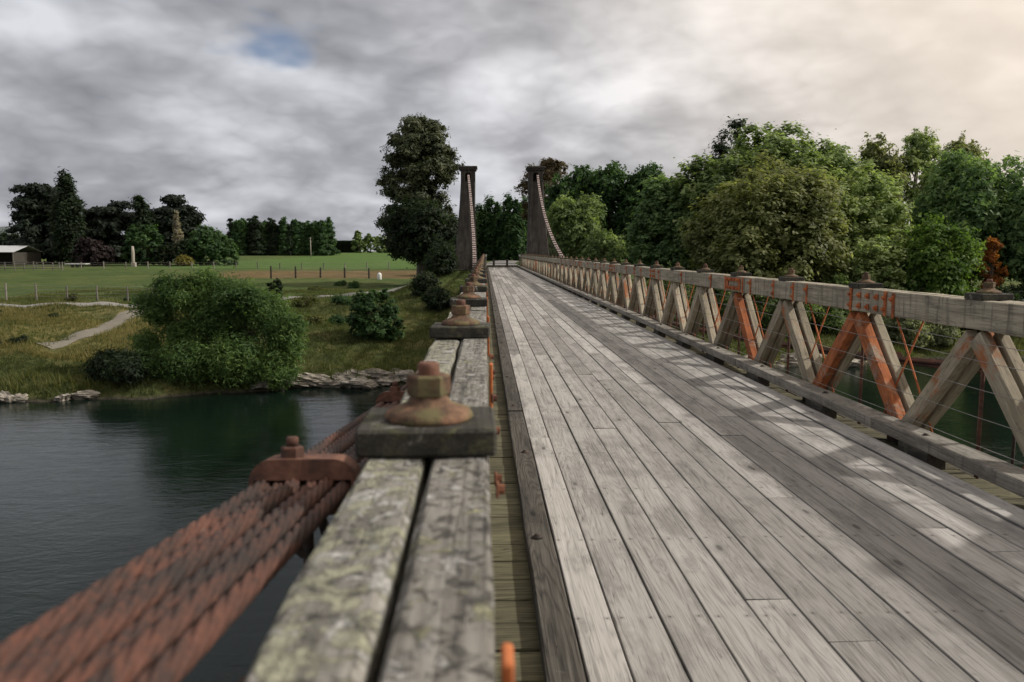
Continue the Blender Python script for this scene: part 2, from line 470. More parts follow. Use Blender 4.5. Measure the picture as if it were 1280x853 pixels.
class MB:
    def __init__(self): self.v = []; self.f = []; self.sm = []
    def add(self, vs, fs, smooth=False):
        o = len(self.v); self.v += [tuple(p) for p in vs]
        self.f += [tuple(i + o for i in f) for f in fs]; self.sm += [smooth] * len(fs)
        return self
    def box(self, c, s, rot=None):
        hx, hy, hz = s[0] / 2, s[1] / 2, s[2] / 2
        vs = [Vector((x, y, z)) for x in (-hx, hx) for y in (-hy, hy) for z in (-hz, hz)]
        if rot is not None: vs = [rot @ p for p in vs]
        c = Vector(c)
        return self.add([p + c for p in vs], [(0, 1, 3, 2), (4, 6, 7, 5), (0, 4, 5, 1), (2, 3, 7, 6), (0, 2, 6, 4), (1, 5, 7, 3)])
    def bbox(self, c, s, bev, rot=None):
        """bevelled box"""
        bm = bmesh.new(); bmesh.ops.create_cube(bm, size=1)
        bmesh.ops.scale(bm, vec=s, verts=bm.verts)
        bmesh.ops.bevel(bm, geom=list(bm.edges), offset=bev, segments=1, affect='EDGES')
        vs = [v.co.copy() for v in bm.verts]; fs = [[v.index for v in f.verts] for f in bm.faces]
        bm.free()
        if rot is not None: vs = [rot @ p for p in vs]
        return self.add([p + Vector(c) for p in vs], fs)
    def tube(self, pts, r, n=8, smooth=True, cap=True):
        pts = [Vector(p) for p in pts]
        rs = r if isinstance(r, (list, tuple)) else [r] * len(pts)
        vs = []; fs = []
        for i, p in enumerate(pts):
            a = pts[max(0, i - 1)]; b = pts[min(len(pts) - 1, i + 1)]
            t = (b - a).normalized()
            u = t.cross(Vector((0, 0, 1)) if abs(t.z) < 0.9 else Vector((1, 0, 0))).normalized()
            w_ = t.cross(u)
            for k in range(n):
                an = 2 * math.pi * k / n
                vs.append(p + (u * math.cos(an) + w_ * math.sin(an)) * rs[i])
        for i in range(len(pts) - 1):
            for k in range(n):
                fs.append((i * n + k, i * n + (k + 1) % n, (i + 1) * n + (k + 1) % n, (i + 1) * n + k))
        self.add(vs, fs, smooth)
        if cap:
            o = len(self.v) - len(vs)
            self.f.append(tuple(o + k for k in range(n))[::-1]); self.sm.append(False)
            self.f.append(tuple(o + (len(pts) - 1) * n + k for k in range(n))); self.sm.append(False)
        return self
    def lathe(self, prof, n=20, c=(0, 0, 0), smooth=True, phase=0.0):
        vs = []; fs = []
        for (r, z) in prof:
            for k in range(n):
                a = 2 * math.pi * k / n + phase
                vs.append((c[0] + r * math.cos(a), c[1] + r * math.sin(a), c[2] + z))
        for i in range(len(prof) - 1):
            for k in range(n):
                fs.append((i * n + k, i * n + (k + 1) % n, (i + 1) * n + (k + 1) % n, (i + 1) * n + k))
        self.add(vs, fs, smooth)
        o = len(self.v) - len(vs)
        self.f.append(tuple(o + (len(prof) - 1) * n + k for k in range(n))); self.sm.append(False)
        self.f.append(tuple(o + k for k in range(n))[::-1]); self.sm.append(False)
        return self
    def prism_y(self, poly, y0, y1):
        n = len(poly)
        vs = [(x, y0, z) for x, z in poly] + [(x, y1, z) for x, z in poly]
        fs = [tuple(range(n)), tuple(range(2 * n - 1, n - 1, -1))]
        fs += [(i, i + n, (i + 1) % n + n, (i + 1) % n) for i in range(n)]
        return self.add(vs, fs)
    def mesh(self, name, mat):
        me = bpy.data.meshes.new(name)
        me.from_pydata(self.v, [], self.f)
        me.materials.append(MATS[mat])
        me.polygons.foreach_set('use_smooth', self.sm)
        bm = bmesh.new(); bm.from_mesh(me)
        bmesh.ops.recalc_face_normals(bm, faces=bm.faces)
        bm.to_mesh(me); bm.free()
        me.update()
        return me
    def build(self, name, mat, parent=None, origin=None):
        """vertices are in world coordinates"""
        if origin is None: origin = WP[parent.name] if parent is not None else Vector((0, 0, 0))
        origin = Vector(origin)
        self.v = [tuple(Vector(p) - origin) for p in self.v]
        return inst(name, self.mesh(name, mat), parent, origin)


def timber(wd, ht, ln, bev, mat, nseg=1, jit=0.0, rnd=random):
    """bevelled timber centred on its middle, long axis y"""
    prof = [(-wd/2 + bev, -ht/2), (wd/2 - bev, -ht/2), (wd/2, -ht/2 + bev), (wd/2, ht/2 - bev),
            (wd/2 - bev, ht/2), (-wd/2 + bev, ht/2), (-wd/2, ht/2 - bev), (-wd/2, -ht/2 + bev)]
    m = MB(); vs = []; fs = []
    for i in range(nseg + 1):
        y = -ln/2 + ln * i / nseg
        for (x, z) in prof:
            vs.append((x + rnd.uniform(-jit, jit), y, z + rnd.uniform(-jit, jit)))
    for i in range(nseg):
        for k in range(8):
            fs.append((i*8 + k, i*8 + (k+1) % 8, (i+1)*8 + (k+1) % 8, (i+1)*8 + k))
    fs.append(tuple(range(8))[::-1]); fs.append(tuple(nseg*8 + k for k in range(8)))
    m.add(vs, fs)
    return m.mesh('timber', mat)


# ------------------------------------------------------------------ terrain
WATER = -6.5
def smooth(a, b, v):
    t = np.clip((v - a) / (b - a), 0, 1)
    return t * t * (3 - 2 * t)
PT = np.array([-40, -8, -1.5, 0, 0.8, 2, 6, 14, 22, 28, 60, 130, 250, 400, 600, 4000, 9000.])
PZ = 1.7 - np.array([11.5, 10.5, 8.9, 8.2, 7.7, 7.3, 6.65, 5.65, 4.95, 4.65, 4.2, 3.45, 2.6, 0.75, 0.2, 0.0, 0.0])
def bank_y(x):
    return 50 + 0.25 * np.clip(x, -150, 150) + 0.5 * np.sin(x * 0.41) + 0.35 * np.sin(x * 1.13 + 1) + 0.2 * np.sin(x * 2.7)
def ground(x, y):
    x = np.asarray(x, float); y = np.asarray(y, float)
    t = y - bank_y(x)
    z = np.interp(t, PT, PZ)
    near = np.interp(-(y + 42 + 0.1 * x), PT, PZ)
    z = np.maximum(z, near)
    rough = 0.16 * np.sin(x * 0.53 + 1.3) * np.sin(y * 0.47) + 0.10 * np.sin(x * 1.31 + y * 0.9) + 0.06 * np.sin(x * 2.3 - y * 1.9)
    z = z + rough * smooth(0.5, 5, t) * (0.35 + 0.65 * smooth(40, 20, t)) * smooth(900, 200, t)
    # embankment that carries the road to the bridge end
    e = smooth(13, 4.6, np.abs(x - 1.9)) * smooth(66, 85, y) * smooth(230, 150, y)
    z = z * (1 - e) + (-0.12) * e
    # the right bank shelves up under the trees
    z = z + 0.8 * smooth(12, 30, x) * smooth(3, 16, t) * smooth(90, 40, t)
    return z

def axis(lo, hi, step, far_lo, far_hi, gr=1.22):
    a = list(np.arange(lo, hi + 1e-6, step)); s = step
    while a[-1] < far_hi: s *= gr; a.append(a[-1] + s)
    b = []; s = step; c = lo
    while c > far_lo: s *= gr; c -= s; b.append(c)
    return np.array(b[::-1] + a)
XS = axis(-62, 62, 0.8, -6000, 6000); YS = axis(38, 125, 0.7, -900, 8000)
GX, GY = np.meshgrid(XS, YS)
GZ = ground(GX, GY)
nx, ny = len(XS), len(YS)
idx = np.arange(nx * ny).reshape(ny, nx)
F = np.stack([idx[:-1, :-1], idx[:-1, 1:], idx[1:, 1:], idx[1:, :-1]], -1).reshape(-1, 4)

def groundmat():
    m, g, b = newmat('ground')
    v = g.obj_coords(False)
    x, y, z = g.sep(v)
    n1 = g.noise(v, 0.05, 6, 0.6, 0.5); n2 = g.noise(v, 0.35, 7, 0.65); n3 = g.noise(v, 2.5, 6, 0.7)
    pasture = g.ramp(g.math('ADD', g.math('MULTIPLY', n1, 0.5), g.math('MULTIPLY', n2, 0.5)),
                     [(0.38, (0.052, 0.082, 0.026)), (0.5, (0.075, 0.108, 0.034)), (0.62, (0.13, 0.14, 0.052))])
    rough = g.ramp(g.math('ADD', g.math('MULTIPLY', n2, 0.6), g.math('MULTIPLY', n3, 0.4)),
                   [(0.36, (0.032, 0.045, 0.017)), (0.5, (0.075, 0.088, 0.030)), (0.64, (0.16, 0.14, 0.060))])
    lush = g.ramp(g.math('ADD', g.math('MULTIPLY', n1, 0.4), g.math('MULTIPLY', n3, 0.6)),
                  [(0.35, (0.060, 0.115, 0.030)), (0.65, (0.105, 0.165, 0.046))])
    brown = g.ramp(n2, [(0.35, (0.125, 0.085, 0.045)), (0.65, (0.20, 0.135, 0.068))])
    wob = g.math('MULTIPLY', g.math('SUBTRACT', n1, 0.5), 16.0)
    yw = g.math('ADD', y, wob)
    c = g.mix(g.step(yw, 72, 80), rough, pasture)
    # dry strip and lush paddock in the flats east of the homestead
    bm_ = g.math('MULTIPLY', g.math('MULTIPLY', g.step(yw, 118, 124), g.step(yw, 156, 150)), g.math('MULTIPLY', g.step(x, -52, -40), g.step(x, 0, -8)))
    c = g.mix(g.math('MULTIPLY', bm_, 0.85), c, brown)
    c = g.mix(g.math('MULTIPLY', g.step(y, 164, 168), g.step(x, -80, -66)), c, lush)
    dry = g.math('MULTIPLY', g.math('MULTIPLY', g.step(yw, 50, 54), g.step(yw, 72, 67)), g.step(x, -19, -24))
    dryc = g.ramp(n3, [(0.3, (0.14, 0.12, 0.045)), (0.7, (0.30, 0.25, 0.105))])
    c = g.mix(g.math('MULTIPLY', dry, g.math('MULTIPLY', g.step(n2, 0.36, 0.58), 0.8)), c, dryc)
    mud = g.step(z, -6.25, -6.5)
    c = g.mix(mud, c, g.ramp(n3, [(0.3, (0.022, 0.02, 0.015)), (0.7, (0.10, 0.088, 0.07))]))
    g.put(b.inputs['Base Color'], c); b.inputs['Roughness'].default_value = 1.0
    b.inputs['Specular IOR Level'].default_value = 0.1
    h = g.math('ADD', n3, g.noise(v, 9.0, 4, 0.7))
    g.put(b.inputs['Normal'], g.bump(h, 0.9, 0.18))
groundmat()
terrain = inst('ground', np_mesh('ground', np.stack([GX.ravel(), GY.ravel(), GZ.ravel()], -1), F, 'ground', True), None, (0, 0, 0))
tag(terrain, 'grassy river flats and paddocks beyond the river', None, None, 'structure')

# river
def watermat():
    m, g, b = newmat('river_water')
    v = g.obj_coords(False)
    a = g.noise(g.scalevec(v, (0.9, 1.7, 1.0)), 1.0, 5, 0.6, 0.8)
    c = g.noise(g.scalevec(v, (3.2, 5.0, 1.0)), 1.0, 5, 0.65, 0.5)
    e = g.noise(g.scalevec(v, (0.10, 0.32, 1.0)), 1.0, 4, 0.5, 1.5)
    h = g.math('ADD', g.math('MULTIPLY', a, 0.6), g.math('ADD', g.math('MULTIPLY', c, 0.25), g.math('MULTIPLY', e, 1.2)))
    g.put(b.inputs['Base Color'], (0.004, 0.010, 0.007))
    b.inputs['Roughness'].default_value = 0.06
    b.inputs['IOR'].default_value = 1.33
    b.inputs['Specular IOR Level'].default_value = 0.38
    g.put(b.inputs['Normal'], g.bump(h, 0.36, 0.08))
watermat()
wx = np.linspace(-900, 900, 61); wy = np.linspace(-330, 330, 31)
WX, WY = np.meshgrid(wx, wy)
wi = np.arange(61 * 31).reshape(31, 61)
WF = np.stack([wi[:-1, :-1], wi[:-1, 1:], wi[1:, 1:], wi[1:, :-1]], -1).reshape(-1, 4)
WY2 = WY
# the sheet is clipped to the channel so that it never shows through the flats
keep = (np.abs(WY.ravel()) < 1e9)
wt = inst('river_water', np_mesh('river_water', np.stack([WX.ravel(), (WY2 * 0.35 + 5).ravel(), np.full(WX.size, WATER)], -1), WF, 'river_water', True), None, (0, 0, 0))
tag(wt, 'dark green river with small ripples', None, None, 'structure')

# roads laid on the ground
def strip(name, pts, width, mat, lift, label):
    P = []
    for (a, b) in zip(pts[:-1], pts[1:]):
        n = max(2, int(math.dist(a, b) / 0.6))
        P += [(a[0] + (b[0] - a[0]) * i / n, a[1] + (b[1] - a[1]) * i / n) for i in range(n)]
    P.append(pts[-1])
    P = np.array(P)
    for _ in range(30): P[1:-1] = (P[:-2] + 2 * P[1:-1] + P[2:]) / 4
    T = np.gradient(P, axis=0); T /= np.linalg.norm(T, axis=1)[:, None]
    Nn = np.stack([-T[:, 1], T[:, 0]], -1)
    offs = np.array([-0.5, -0.25, 0, 0.25, 0.5])
    V = []; k = len(offs)
    for i, o in enumerate(offs):
        wv = width * (1 + 0.04 * np.sin(np.arange(len(P)) * 0.21 + i) + 0.03 * np.sin(np.arange(len(P)) * 0.83))
        q = P + Nn * (o * wv)[:, None]
        z = ground(q[:, 0], q[:, 1]) + lift + (0.03 if abs(o) < 0.3 else (-0.03 if abs(o) > 0.4 else 0))
        V.append(np.stack([q[:, 0], q[:, 1], z], -1))
    V = np.stack(V, 1).reshape(-1, 3)
    ii = np.arange(len(P) * k).reshape(len(P), k)
    FF = np.stack([ii[:-1, :-1], ii[1:, :-1], ii[1:, 1:], ii[:-1, 1:]], -1).reshape(-1, 4)
    o = inst(name, np_mesh(name, V, FF, mat, True), None, (0, 0, 0))
    return tag(o, label, None, None, 'structure')
strip('road', [(-140, 70.5), (-42, 70), (-30, 70.3), (-20, 76), (-13, 85), (-8.5, 95), (-4, 106), (1.5, 113)], 2.9, 'gravel', 0.06, 'pale gravel road along the river flat')
strip('bridge_approach_road', [(1.95, 87.9), (1.95, 100), (2.2, 118), (4, 150)], 4.6, 'gravel', 0.08, 'pale gravel road leading off the bridge end')
strip('gravel_path', [(-28.9, 52.6), (-28.3, 55), (-27.7, 60), (-27.8, 65), (-29, 69.5)], 1.5, 'gravel_path', 0.06, 'rough gravel track down towards the river')

# far hills
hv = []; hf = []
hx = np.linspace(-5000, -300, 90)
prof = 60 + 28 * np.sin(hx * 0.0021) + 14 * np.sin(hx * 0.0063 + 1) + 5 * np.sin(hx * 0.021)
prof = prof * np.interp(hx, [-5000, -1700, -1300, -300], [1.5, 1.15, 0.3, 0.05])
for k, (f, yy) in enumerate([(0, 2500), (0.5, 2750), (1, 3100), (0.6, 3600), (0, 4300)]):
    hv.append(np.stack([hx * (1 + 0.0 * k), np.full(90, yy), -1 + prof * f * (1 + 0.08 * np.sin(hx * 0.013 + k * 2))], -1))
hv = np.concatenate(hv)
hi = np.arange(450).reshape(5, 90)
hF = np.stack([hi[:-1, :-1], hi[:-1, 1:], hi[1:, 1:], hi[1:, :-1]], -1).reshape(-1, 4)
tag(inst('hill', np_mesh('hill', hv, hF, 'hill_bush_hazed', True), None, (0, 0, 0)), 'long low blue grey hills on the horizon', None, None, 'structure')

# ------------------------------------------------------------------ bridge deck
Y0, Y1 = -7.0, 88.0
deck = thing('bridge_deck', (1.95, -7, -0.3), 'weathered grey timber plank deck running the length of the bridge', 'bridge deck')
bounds = [0.408, 0.588] + [0.588 + (3.545 - 0.588) * i / 13 for i in range(1, 14)]
rows = len(bounds) - 1
for r in range(rows):
    pitch = bounds[r + 1] - bounds[r]
    y = Y0 - random.uniform(0, 4.5)
    gl = random.uniform(0.0015, 0.006); grr = random.uniform(0.0015, 0.007)
    while y < Y1:
        L = random.choice([4.8, 5.4, 6.0, 6.0, 6.6, 7.2])
        ys = max(y, Y0); ye = min(y + L, Y1)
        if ye - ys > 0.5:
            ww = pitch - gl - grr + random.uniform(-0.002, 0.002)
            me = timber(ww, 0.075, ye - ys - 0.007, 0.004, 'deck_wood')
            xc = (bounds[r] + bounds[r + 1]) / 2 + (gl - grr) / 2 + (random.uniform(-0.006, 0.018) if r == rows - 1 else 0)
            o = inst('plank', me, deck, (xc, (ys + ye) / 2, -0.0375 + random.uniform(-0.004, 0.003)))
            o.rotation_euler = (random.uniform(-.0006, .0006), random.uniform(-.02, .02), random.uniform(-.0006, .0006))
        y += L
# dark edge boards with bolts
y = Y0
while y < Y1:
    L = min(random.choice([4.1, 5.2, 6.1]), Y1 - y)
    if L > 0.3:
        me = timber(0.158, 0.13, L - 0.012, 0.008, 'edge_wood', 10, 0.004)
        inst('edge_board', me, deck, (0.322, y + L / 2, -0.066 + random.uniform(-.003, .003)))
    y += L
bolt_m = MB().lathe([(0.0, 0), (0.034, 0), (0.034, 0.004), (0.02, 0.006), (0.02, 0.018), (0.0, 0.02)], 10).mesh('bolt', 'iron_dark')
for k in range(-3, 42):
    inst('bolt', bolt_m, deck, (0.325 + random.uniform(-.02, .02), 4.6 + 2.03 * k if 4.6 + 2.03 * k < Y1 else Y1 - .3, 0.0))
# cross boards under the planks, showing at both edges
sub_m = []
for dl in (0.0, 0.03, -0.03):
    sub_m.append(timber(0.246, 0.06, 3.94 + dl, 0.004, 'sub_wood'))
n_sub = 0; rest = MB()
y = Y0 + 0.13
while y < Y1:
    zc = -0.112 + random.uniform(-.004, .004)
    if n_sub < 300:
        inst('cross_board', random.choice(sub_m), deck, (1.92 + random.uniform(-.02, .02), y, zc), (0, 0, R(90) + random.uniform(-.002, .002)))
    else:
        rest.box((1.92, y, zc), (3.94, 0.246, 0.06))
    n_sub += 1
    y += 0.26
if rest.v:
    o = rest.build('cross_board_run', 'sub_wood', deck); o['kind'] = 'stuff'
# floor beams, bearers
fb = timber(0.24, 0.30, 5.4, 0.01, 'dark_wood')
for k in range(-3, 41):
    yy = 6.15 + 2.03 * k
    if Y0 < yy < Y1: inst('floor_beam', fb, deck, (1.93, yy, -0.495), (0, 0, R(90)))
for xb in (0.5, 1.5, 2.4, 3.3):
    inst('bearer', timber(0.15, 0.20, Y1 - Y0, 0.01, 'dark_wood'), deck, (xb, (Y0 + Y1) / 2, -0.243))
# right-hand kerb on blocks
y = Y0
while y < Y1:
    L = min(random.choice([4.06, 6.09]), Y1 - y)
    me = timber(0.215, 0.105, L - 0.01, 0.008, 'kerb_wood', 8, 0.003)
    inst('kerb_timber', me, deck, (3.715 + random.uniform(-.008, .008), y + L / 2, 0.107 + random.uniform(-.004, .004)), (0, random.uniform(-.02, .02), 0))
    y += L
blk = timber(0.16, 0.135, 0.30, 0.006, 'dark_wood')
blk2 = timber(0.13, 0.136, 0.16, 0.006, 'cap_wood')
for k in range(-6, 41):
    yy = 6.40 + 2.03 * k
    if Y0 < yy < Y1:
        inst('kerb_block', blk, deck, (3.69, yy, -0.015))
        inst('kerb_block', blk2, deck, (3.68, yy + .235, -0.015))
        inst('bolt', bolt_m, deck, (3.72 + random.uniform(-.02, .02), yy + .05, 0.159))


# ------------------------------------------------------------------ railings
SP = 2.03
RAIL_TOP = 1.32
cap_m = MB().bbox((0, 0, 0.026), (0.262, 0.225, 0.052), 0.006).mesh('cap_block', 'cap_wood')
washer_m = MB().lathe([(0.086, 0.0), (0.088, 0.006), (0.082, 0.017), (0.062, 0.024), (0.044, 0.032), (0.037, 0.043), (0.036, 0.047)], 28).mesh('washer', 'rust_mossy')
nut_m = MB().lathe([(0.0405, 0.0), (0.043, 0.003), (0.043, 0.037), (0.039, 0.041)], 6, smooth=False).mesh('nut', 'rust_mossy')
stud_m = MB().lathe([(0.021, 0.0), (0.0225, 0.004), (0.021, 0.008), (0.0225, 0.012), (0.021, 0.016), (0.0215, 0.022), (0.017, 0.026)], 14).mesh('threaded_stud', 'rust_brown')
brace_len = math.hypot(0.955, 0.98)
brace_m = [timber(0.095, 0.150, brace_len, 0.007, 'brace_timber', 3, 0.0025) for _ in range(3)]
brace_o = timber(0.095, 0.150, brace_len, 0.007, 'brace_timber_orange', 3, 0.0025)
rod_m = MB().tube([(0, 0, 0), (0, 0, 1.43)], 0.017, 8).mesh('rod', 'rust_brown')
strap_m = MB().bbox((0, 0, -0.10), (0.012, 0.045, 0.24), 0.003).mesh('strap', 'rust_orange')
sbolt = MB(); sbolt.bbox((-0.006, 0, 0), (0.010, 0.046, 0.06), 0.003)
sbolt.tube([(-0.01, 0, 0), (-0.034, 0, 0)], 0.017, 6, False)
sbolt_m = sbolt.mesh('strap_bolt', 'rust_orange')
hshoe = MB().bbox((0, 0, 0.03), (0.28, 0.34, 0.17), 0.01).mesh('foot_shoe', 'iron_dark')

def railing(side, label):
    """side +1: right; -1: left. inner faces look at the deck"""
    if side > 0: xin, xout, phase = 3.85, 4.087, 6.15 - 6 * SP
    else:        xin, xout, phase = 0.014, -0.230, 1.555 - 3 * SP
    xc = (xin + xout) / 2
    root = thing('bridge_railing', (xc, 0, -0.35), label, 'bridge railing')
    # twin top timbers in lengths of three panels
    for q, (xt) in enumerate((xc + side * -0.0635, xc + side * 0.0635)):
        y = Y0 + (0 if q == 0 else -2.0)
        while y < Y1 - 2.0:
            ys = max(y, Y0); ye = min(y + 3 * SP, Y1 - 1.0)
            near = ye < 14
            mat = 'rail_timber' if side > 0 else ('lichen_timber_heavy' if q == 1 else 'lichen_timber')
            me = timber(0.110, 0.236, ye - ys - 0.012, 0.009, mat, 24 if near else 4, 0.004 if near else 0.002)
            o = inst('top_beam', me, root, (xt + random.uniform(-.003, .003), (ys + ye) / 2, RAIL_TOP - 0.118 + random.uniform(-.004, .004)))
            o.rotation_euler = (random.uniform(-.0012, .0012), random.uniform(-.01, .01), random.uniform(-.0012, .0012))
            y += 3 * SP
    for xt in (xc - 0.07, xc + 0.07):
        inst('bottom_beam', timber(0.10, 0.20, Y1 - Y0 - 1, 0.01, 'dark_wood', 2), root, (xt, (Y0 + Y1) / 2, -0.235))
    for k in range(0, 48):
        yn = phase + SP * k
        if yn < Y0 + 0.4 or yn > Y1 - 1.4: continue
        jx, jz = random.uniform(-.006, .006), random.uniform(-.03, .03)
        cap = inst('cap_block', cap_m, root, (xc + jx, yn, RAIL_TOP + 0.001), (0, 0, jz))
        inst('washer', washer_m, cap, (xc + jx, yn, RAIL_TOP + 0.053))
        inst('nut', nut_m, cap, (xc + jx, yn, RAIL_TOP + 0.099), (0, 0, random.uniform(0, 1)))
        inst('threaded_stud', stud_m, cap, (xc + jx, yn, RAIL_TOP + 0.138))
        inst('rod', rod_m, root, (xc, yn, RAIL_TOP - 0.235 - 1.43))
        # A of doubled braces
        for s in (-1, 1):
            for q, xb in enumerate((xc - side * 0.066, xc + side * 0.066)):
                cy = yn + s * (0.045 + 0.4775); cz = 1.02 - 0.49
                mm = brace_o if (side > 0 and q == 0 and s == -1 and k in (7, 9)) or random.random() < 0.02 else random.choice(brace_m)
                o = inst('brace', mm, root, (xb + random.uniform(-.006, .006), cy, cz))
                o.rotation_euler = (-s * math.atan2(0.98, 0.955) + (0 if s > 0 else 0), 0, 0)
                if s < 0: o.rotation_euler = (math.atan2(0.98, 0.955), 0, 0)
        inst('foot_shoe', hshoe, root, (xc, yn + SP / 2, -0.085))
        # counter rods in each panel
        m0 = yn + SP / 2
        if m0 < 40:
            MB().tube([(xin + side * .03, m0 + 0.20, 1.10), (xout - side * .02, m0 - 0.45, -0.30)], 0.009, 6).build('counter_rod', 'rust_orange', root)
            MB().tube([(xout - side * .03, m0 + 0.02, 1.10), (xin + side * .04, m0 + 0.42, 0.02)], 0.009, 6).build('counter_rod', 'rust_orange', root)
            st = inst('strap', strap_m, root, (xin - side * 0.007, m0 + 0.20, RAIL_TOP - 0.03))
            if side > 0: inst('strap_bolt', sbolt_m, st, (xin - 0.013, m0 + 0.20, RAIL_TOP - 0.07))
    return root, xin, xout, xc, phase

railR, xin, xout, xcR, phR = railing(1, 'orange stained timber truss railing with A braces beside the kerb')
railL, _, _, xcL, phL = railing(-1, 'lichen covered timber railing beam with bolted cap blocks above the river cable')
# strained fence wires along the right railing
for z in (0.20, 0.42, 0.64, 0.86, 1.00):
    MB().tube([(3.838, Y0 + i * 1.0, z - 0.008 * abs(math.sin(i * 1.55))) for i in range(int(Y1 - Y0))], 0.0028, 5).build('fence_wire', 'wire_steel', railR)
# rusted splice ironwork on the right railing
def strap_set(root, x, sgn, ys, z=RAIL_TOP - 0.035, full=None):
    for i, yy in enumerate(ys):
        if full is None or i in full:
            st = inst('strap', strap_m, root, (x - sgn * 0.007, yy, z + 0.015))
            host = st
        else: host = root
        for dz in (0.0, -0.11):
            b_ = inst('strap_bolt', sbolt_m, host, (x - sgn * 0.007, yy, z - 0.03 + dz), None if sgn > 0 else (0, 0, R(180)))
n1 = 6.15 + SP
strap_set(railR, 3.85, 1, [n1 + 0.06, n1 - 0.14, n1 - 0.32, n1 - 0.50, n1 - 0.66], full=(0, 4))
strap_set(railR, 3.85, 1, [n1 + SP + 0.28, n1 + SP - 0.40], full=(0, 1))
# open splice plate two caps further on
pl = MB(); py0 = n1 + 2 * SP
for (a, b_, c, d_) in ((-.36, .30, -.105, -.055), (-.36, .30, -.235, -.185), (-.36, -.28, -.19, -.10), (.22, .30, -.19, -.10)):
    pl.bbox((3.838, py0 + (a + b_) / 2, RAIL_TOP + (c + d_) / 2 + .03), (0.016, b_ - a, d_ - c), 0.003)
plate = pl.build('splice_plate', 'rust_orange', railR)
for yy in (-.3, -.12, .08, .25):
    for dz in (-.05, -.18):
        inst('strap_bolt', sbolt_m, plate, (3.832, py0 + yy, RAIL_TOP + dz))
inst('strap', strap_m, railR, (3.843, py0 - 0.46, RAIL_TOP - 0.02)); inst('strap', strap_m, railR, (3.843, py0 + 0.40, RAIL_TOP - 0.02))
for k in (5, 8, 12):
    yy = n1 + k * SP
    strap_set(railR, 3.85, 1, [yy + 0.05, yy - 0.2, yy - 0.4], full=(0, 2))
    strap_set(railR, 3.85, 1, [yy + 0.05 + SP], full=(0,))
lb = MB().bbox((0.004, 0, 0), (0.006, 0.026, 0.03), 0.003).tube([(0.004, 0, 0), (0.018, 0, 0)], 0.010, 7, False)
lbolt_m = lb.mesh('side_bolt', 'rust_dull')
# bolt rows on the inner face of the left railing
for base in (1.45, 7.6, 15.5):
    for i in range(9):
        yy = base + i * 0.235
        inst('side_bolt', lbolt_m, railL, (0.018, yy + random.uniform(-.03, .03), RAIL_TOP - 0.06 - 0.05 * (i % 2)))
inst('side_bolt', lbolt_m, railL, (0.018, 0.72, RAIL_TOP - 0.05))
inst('side_bolt', lbolt_m, railL, (-0.234, 0.74, RAIL_TOP - 0.05), (0, 0, R(180)))


# ------------------------------------------------------------------ suspension cables
CY, CA, CZ = 22.7, 0.00259, 1.70 - 1.64
def cable_z(y): return CZ + CA * (y - CY) ** 2
def cable_x(side, y):
    e = max(0.0, (y - CY) / 60.3) ** 2 * 1.22
    return -0.402 - e if side < 0 else 4.26 + e

def rope(side, ox, oz, y0, y1, step, nlob, per, r, lay, phase):
    ys = np.arange(y0, y1 + 1e-6, step)
    n = nlob * per
    xs = np.array([cable_x(side, y) for y in ys]); zs = np.array([cable_z(y) for y in ys])
    th = 2 * np.pi * np.arange(n) / n
    tw = 2 * np.pi * ys / lay + phase
    lob = r * (0.72 + 0.28 * np.sqrt(np.abs(np.cos(nlob * th / 2))))
    ang = th[None, :] + tw[:, None]
    slope = 2 * CA * (ys - CY)
    cx = np.cos(ang) * lob[None, :]; cz = np.sin(ang) * lob[None, :]
    V = np.stack([xs[:, None] + ox + cx, ys[:, None] - slope[:, None] * cz, zs[:, None] + oz + cz], -1).reshape(-1, 3)
    ii = np.arange(len(ys) * n).reshape(len(ys), n)
    jj = np.roll(ii, -1, axis=1)
    FF = np.stack([ii[:-1], jj[:-1], jj[1:], ii[1:]], -1).reshape(-1, 4)
    return V, FF

OFF = [(c, rz) for rz in (0.0, -0.033) for c in (-0.088, -0.0545, -0.021, 0.021, 0.0545, 0.088)]
clampP = []
for i in range(7):
    a = math.pi / 2 + math.pi * i / 6
    clampP.append((-0.118 + 0.034 * math.cos(a), 0.0 + 0.034 * math.sin(a)))
for i in range(7):
    a = -math.pi / 2 + math.pi * i / 6
    clampP.append((0.118 + 0.034 * math.cos(a), 0.0 + 0.034 * math.sin(a)))
clamp_m = MB().prism_y([(x, z - 0.018 + 0.0) for x, z in clampP], -0.035, 0.035).mesh('clamp', 'rust_brown')
cp_ = [(-0.118, -0.055)] + [(-0.066 - 0.052 * math.cos(t), -0.006 + 0.052 * math.sin(t)) for t in [math.pi / 2 * i / 6 for i in range(7)]]
cp_ += [(-x, z) for x, z in cp_[::-1]]
cp_ += [(0.106, -0.055), (0.106, 0.0), (-0.106, 0.0), (-0.106, -0.055)]
ctop = MB().prism_y(cp_, -0.04, 0.04)
ctop.bbox((0, 0, -0.066), (0.25, 0.08, 0.026), 0.008)
clamp_m = ctop.mesh('clamp', 'rust_brown')
clamp_f = MB().bbox((0, 0, -0.012), (0.27, 0.15, 0.12), 0.01).mesh('clamp', 'iron_dark')
cnut = MB().lathe([(0.024, 0), (0.026, 0.003), (0.026, 0.024), (0.022, 0.027)], 6, smooth=False).lathe([(0.014, 0.026), (0.014, 0.045), (0.011, 0.048)], 10).mesh('clamp_nut', 'rust_brown')
band_m = MB().bbox((0, 0, -0.014), (0.25, 0.15, 0.10), 0.01).mesh('band', 'iron_dark')

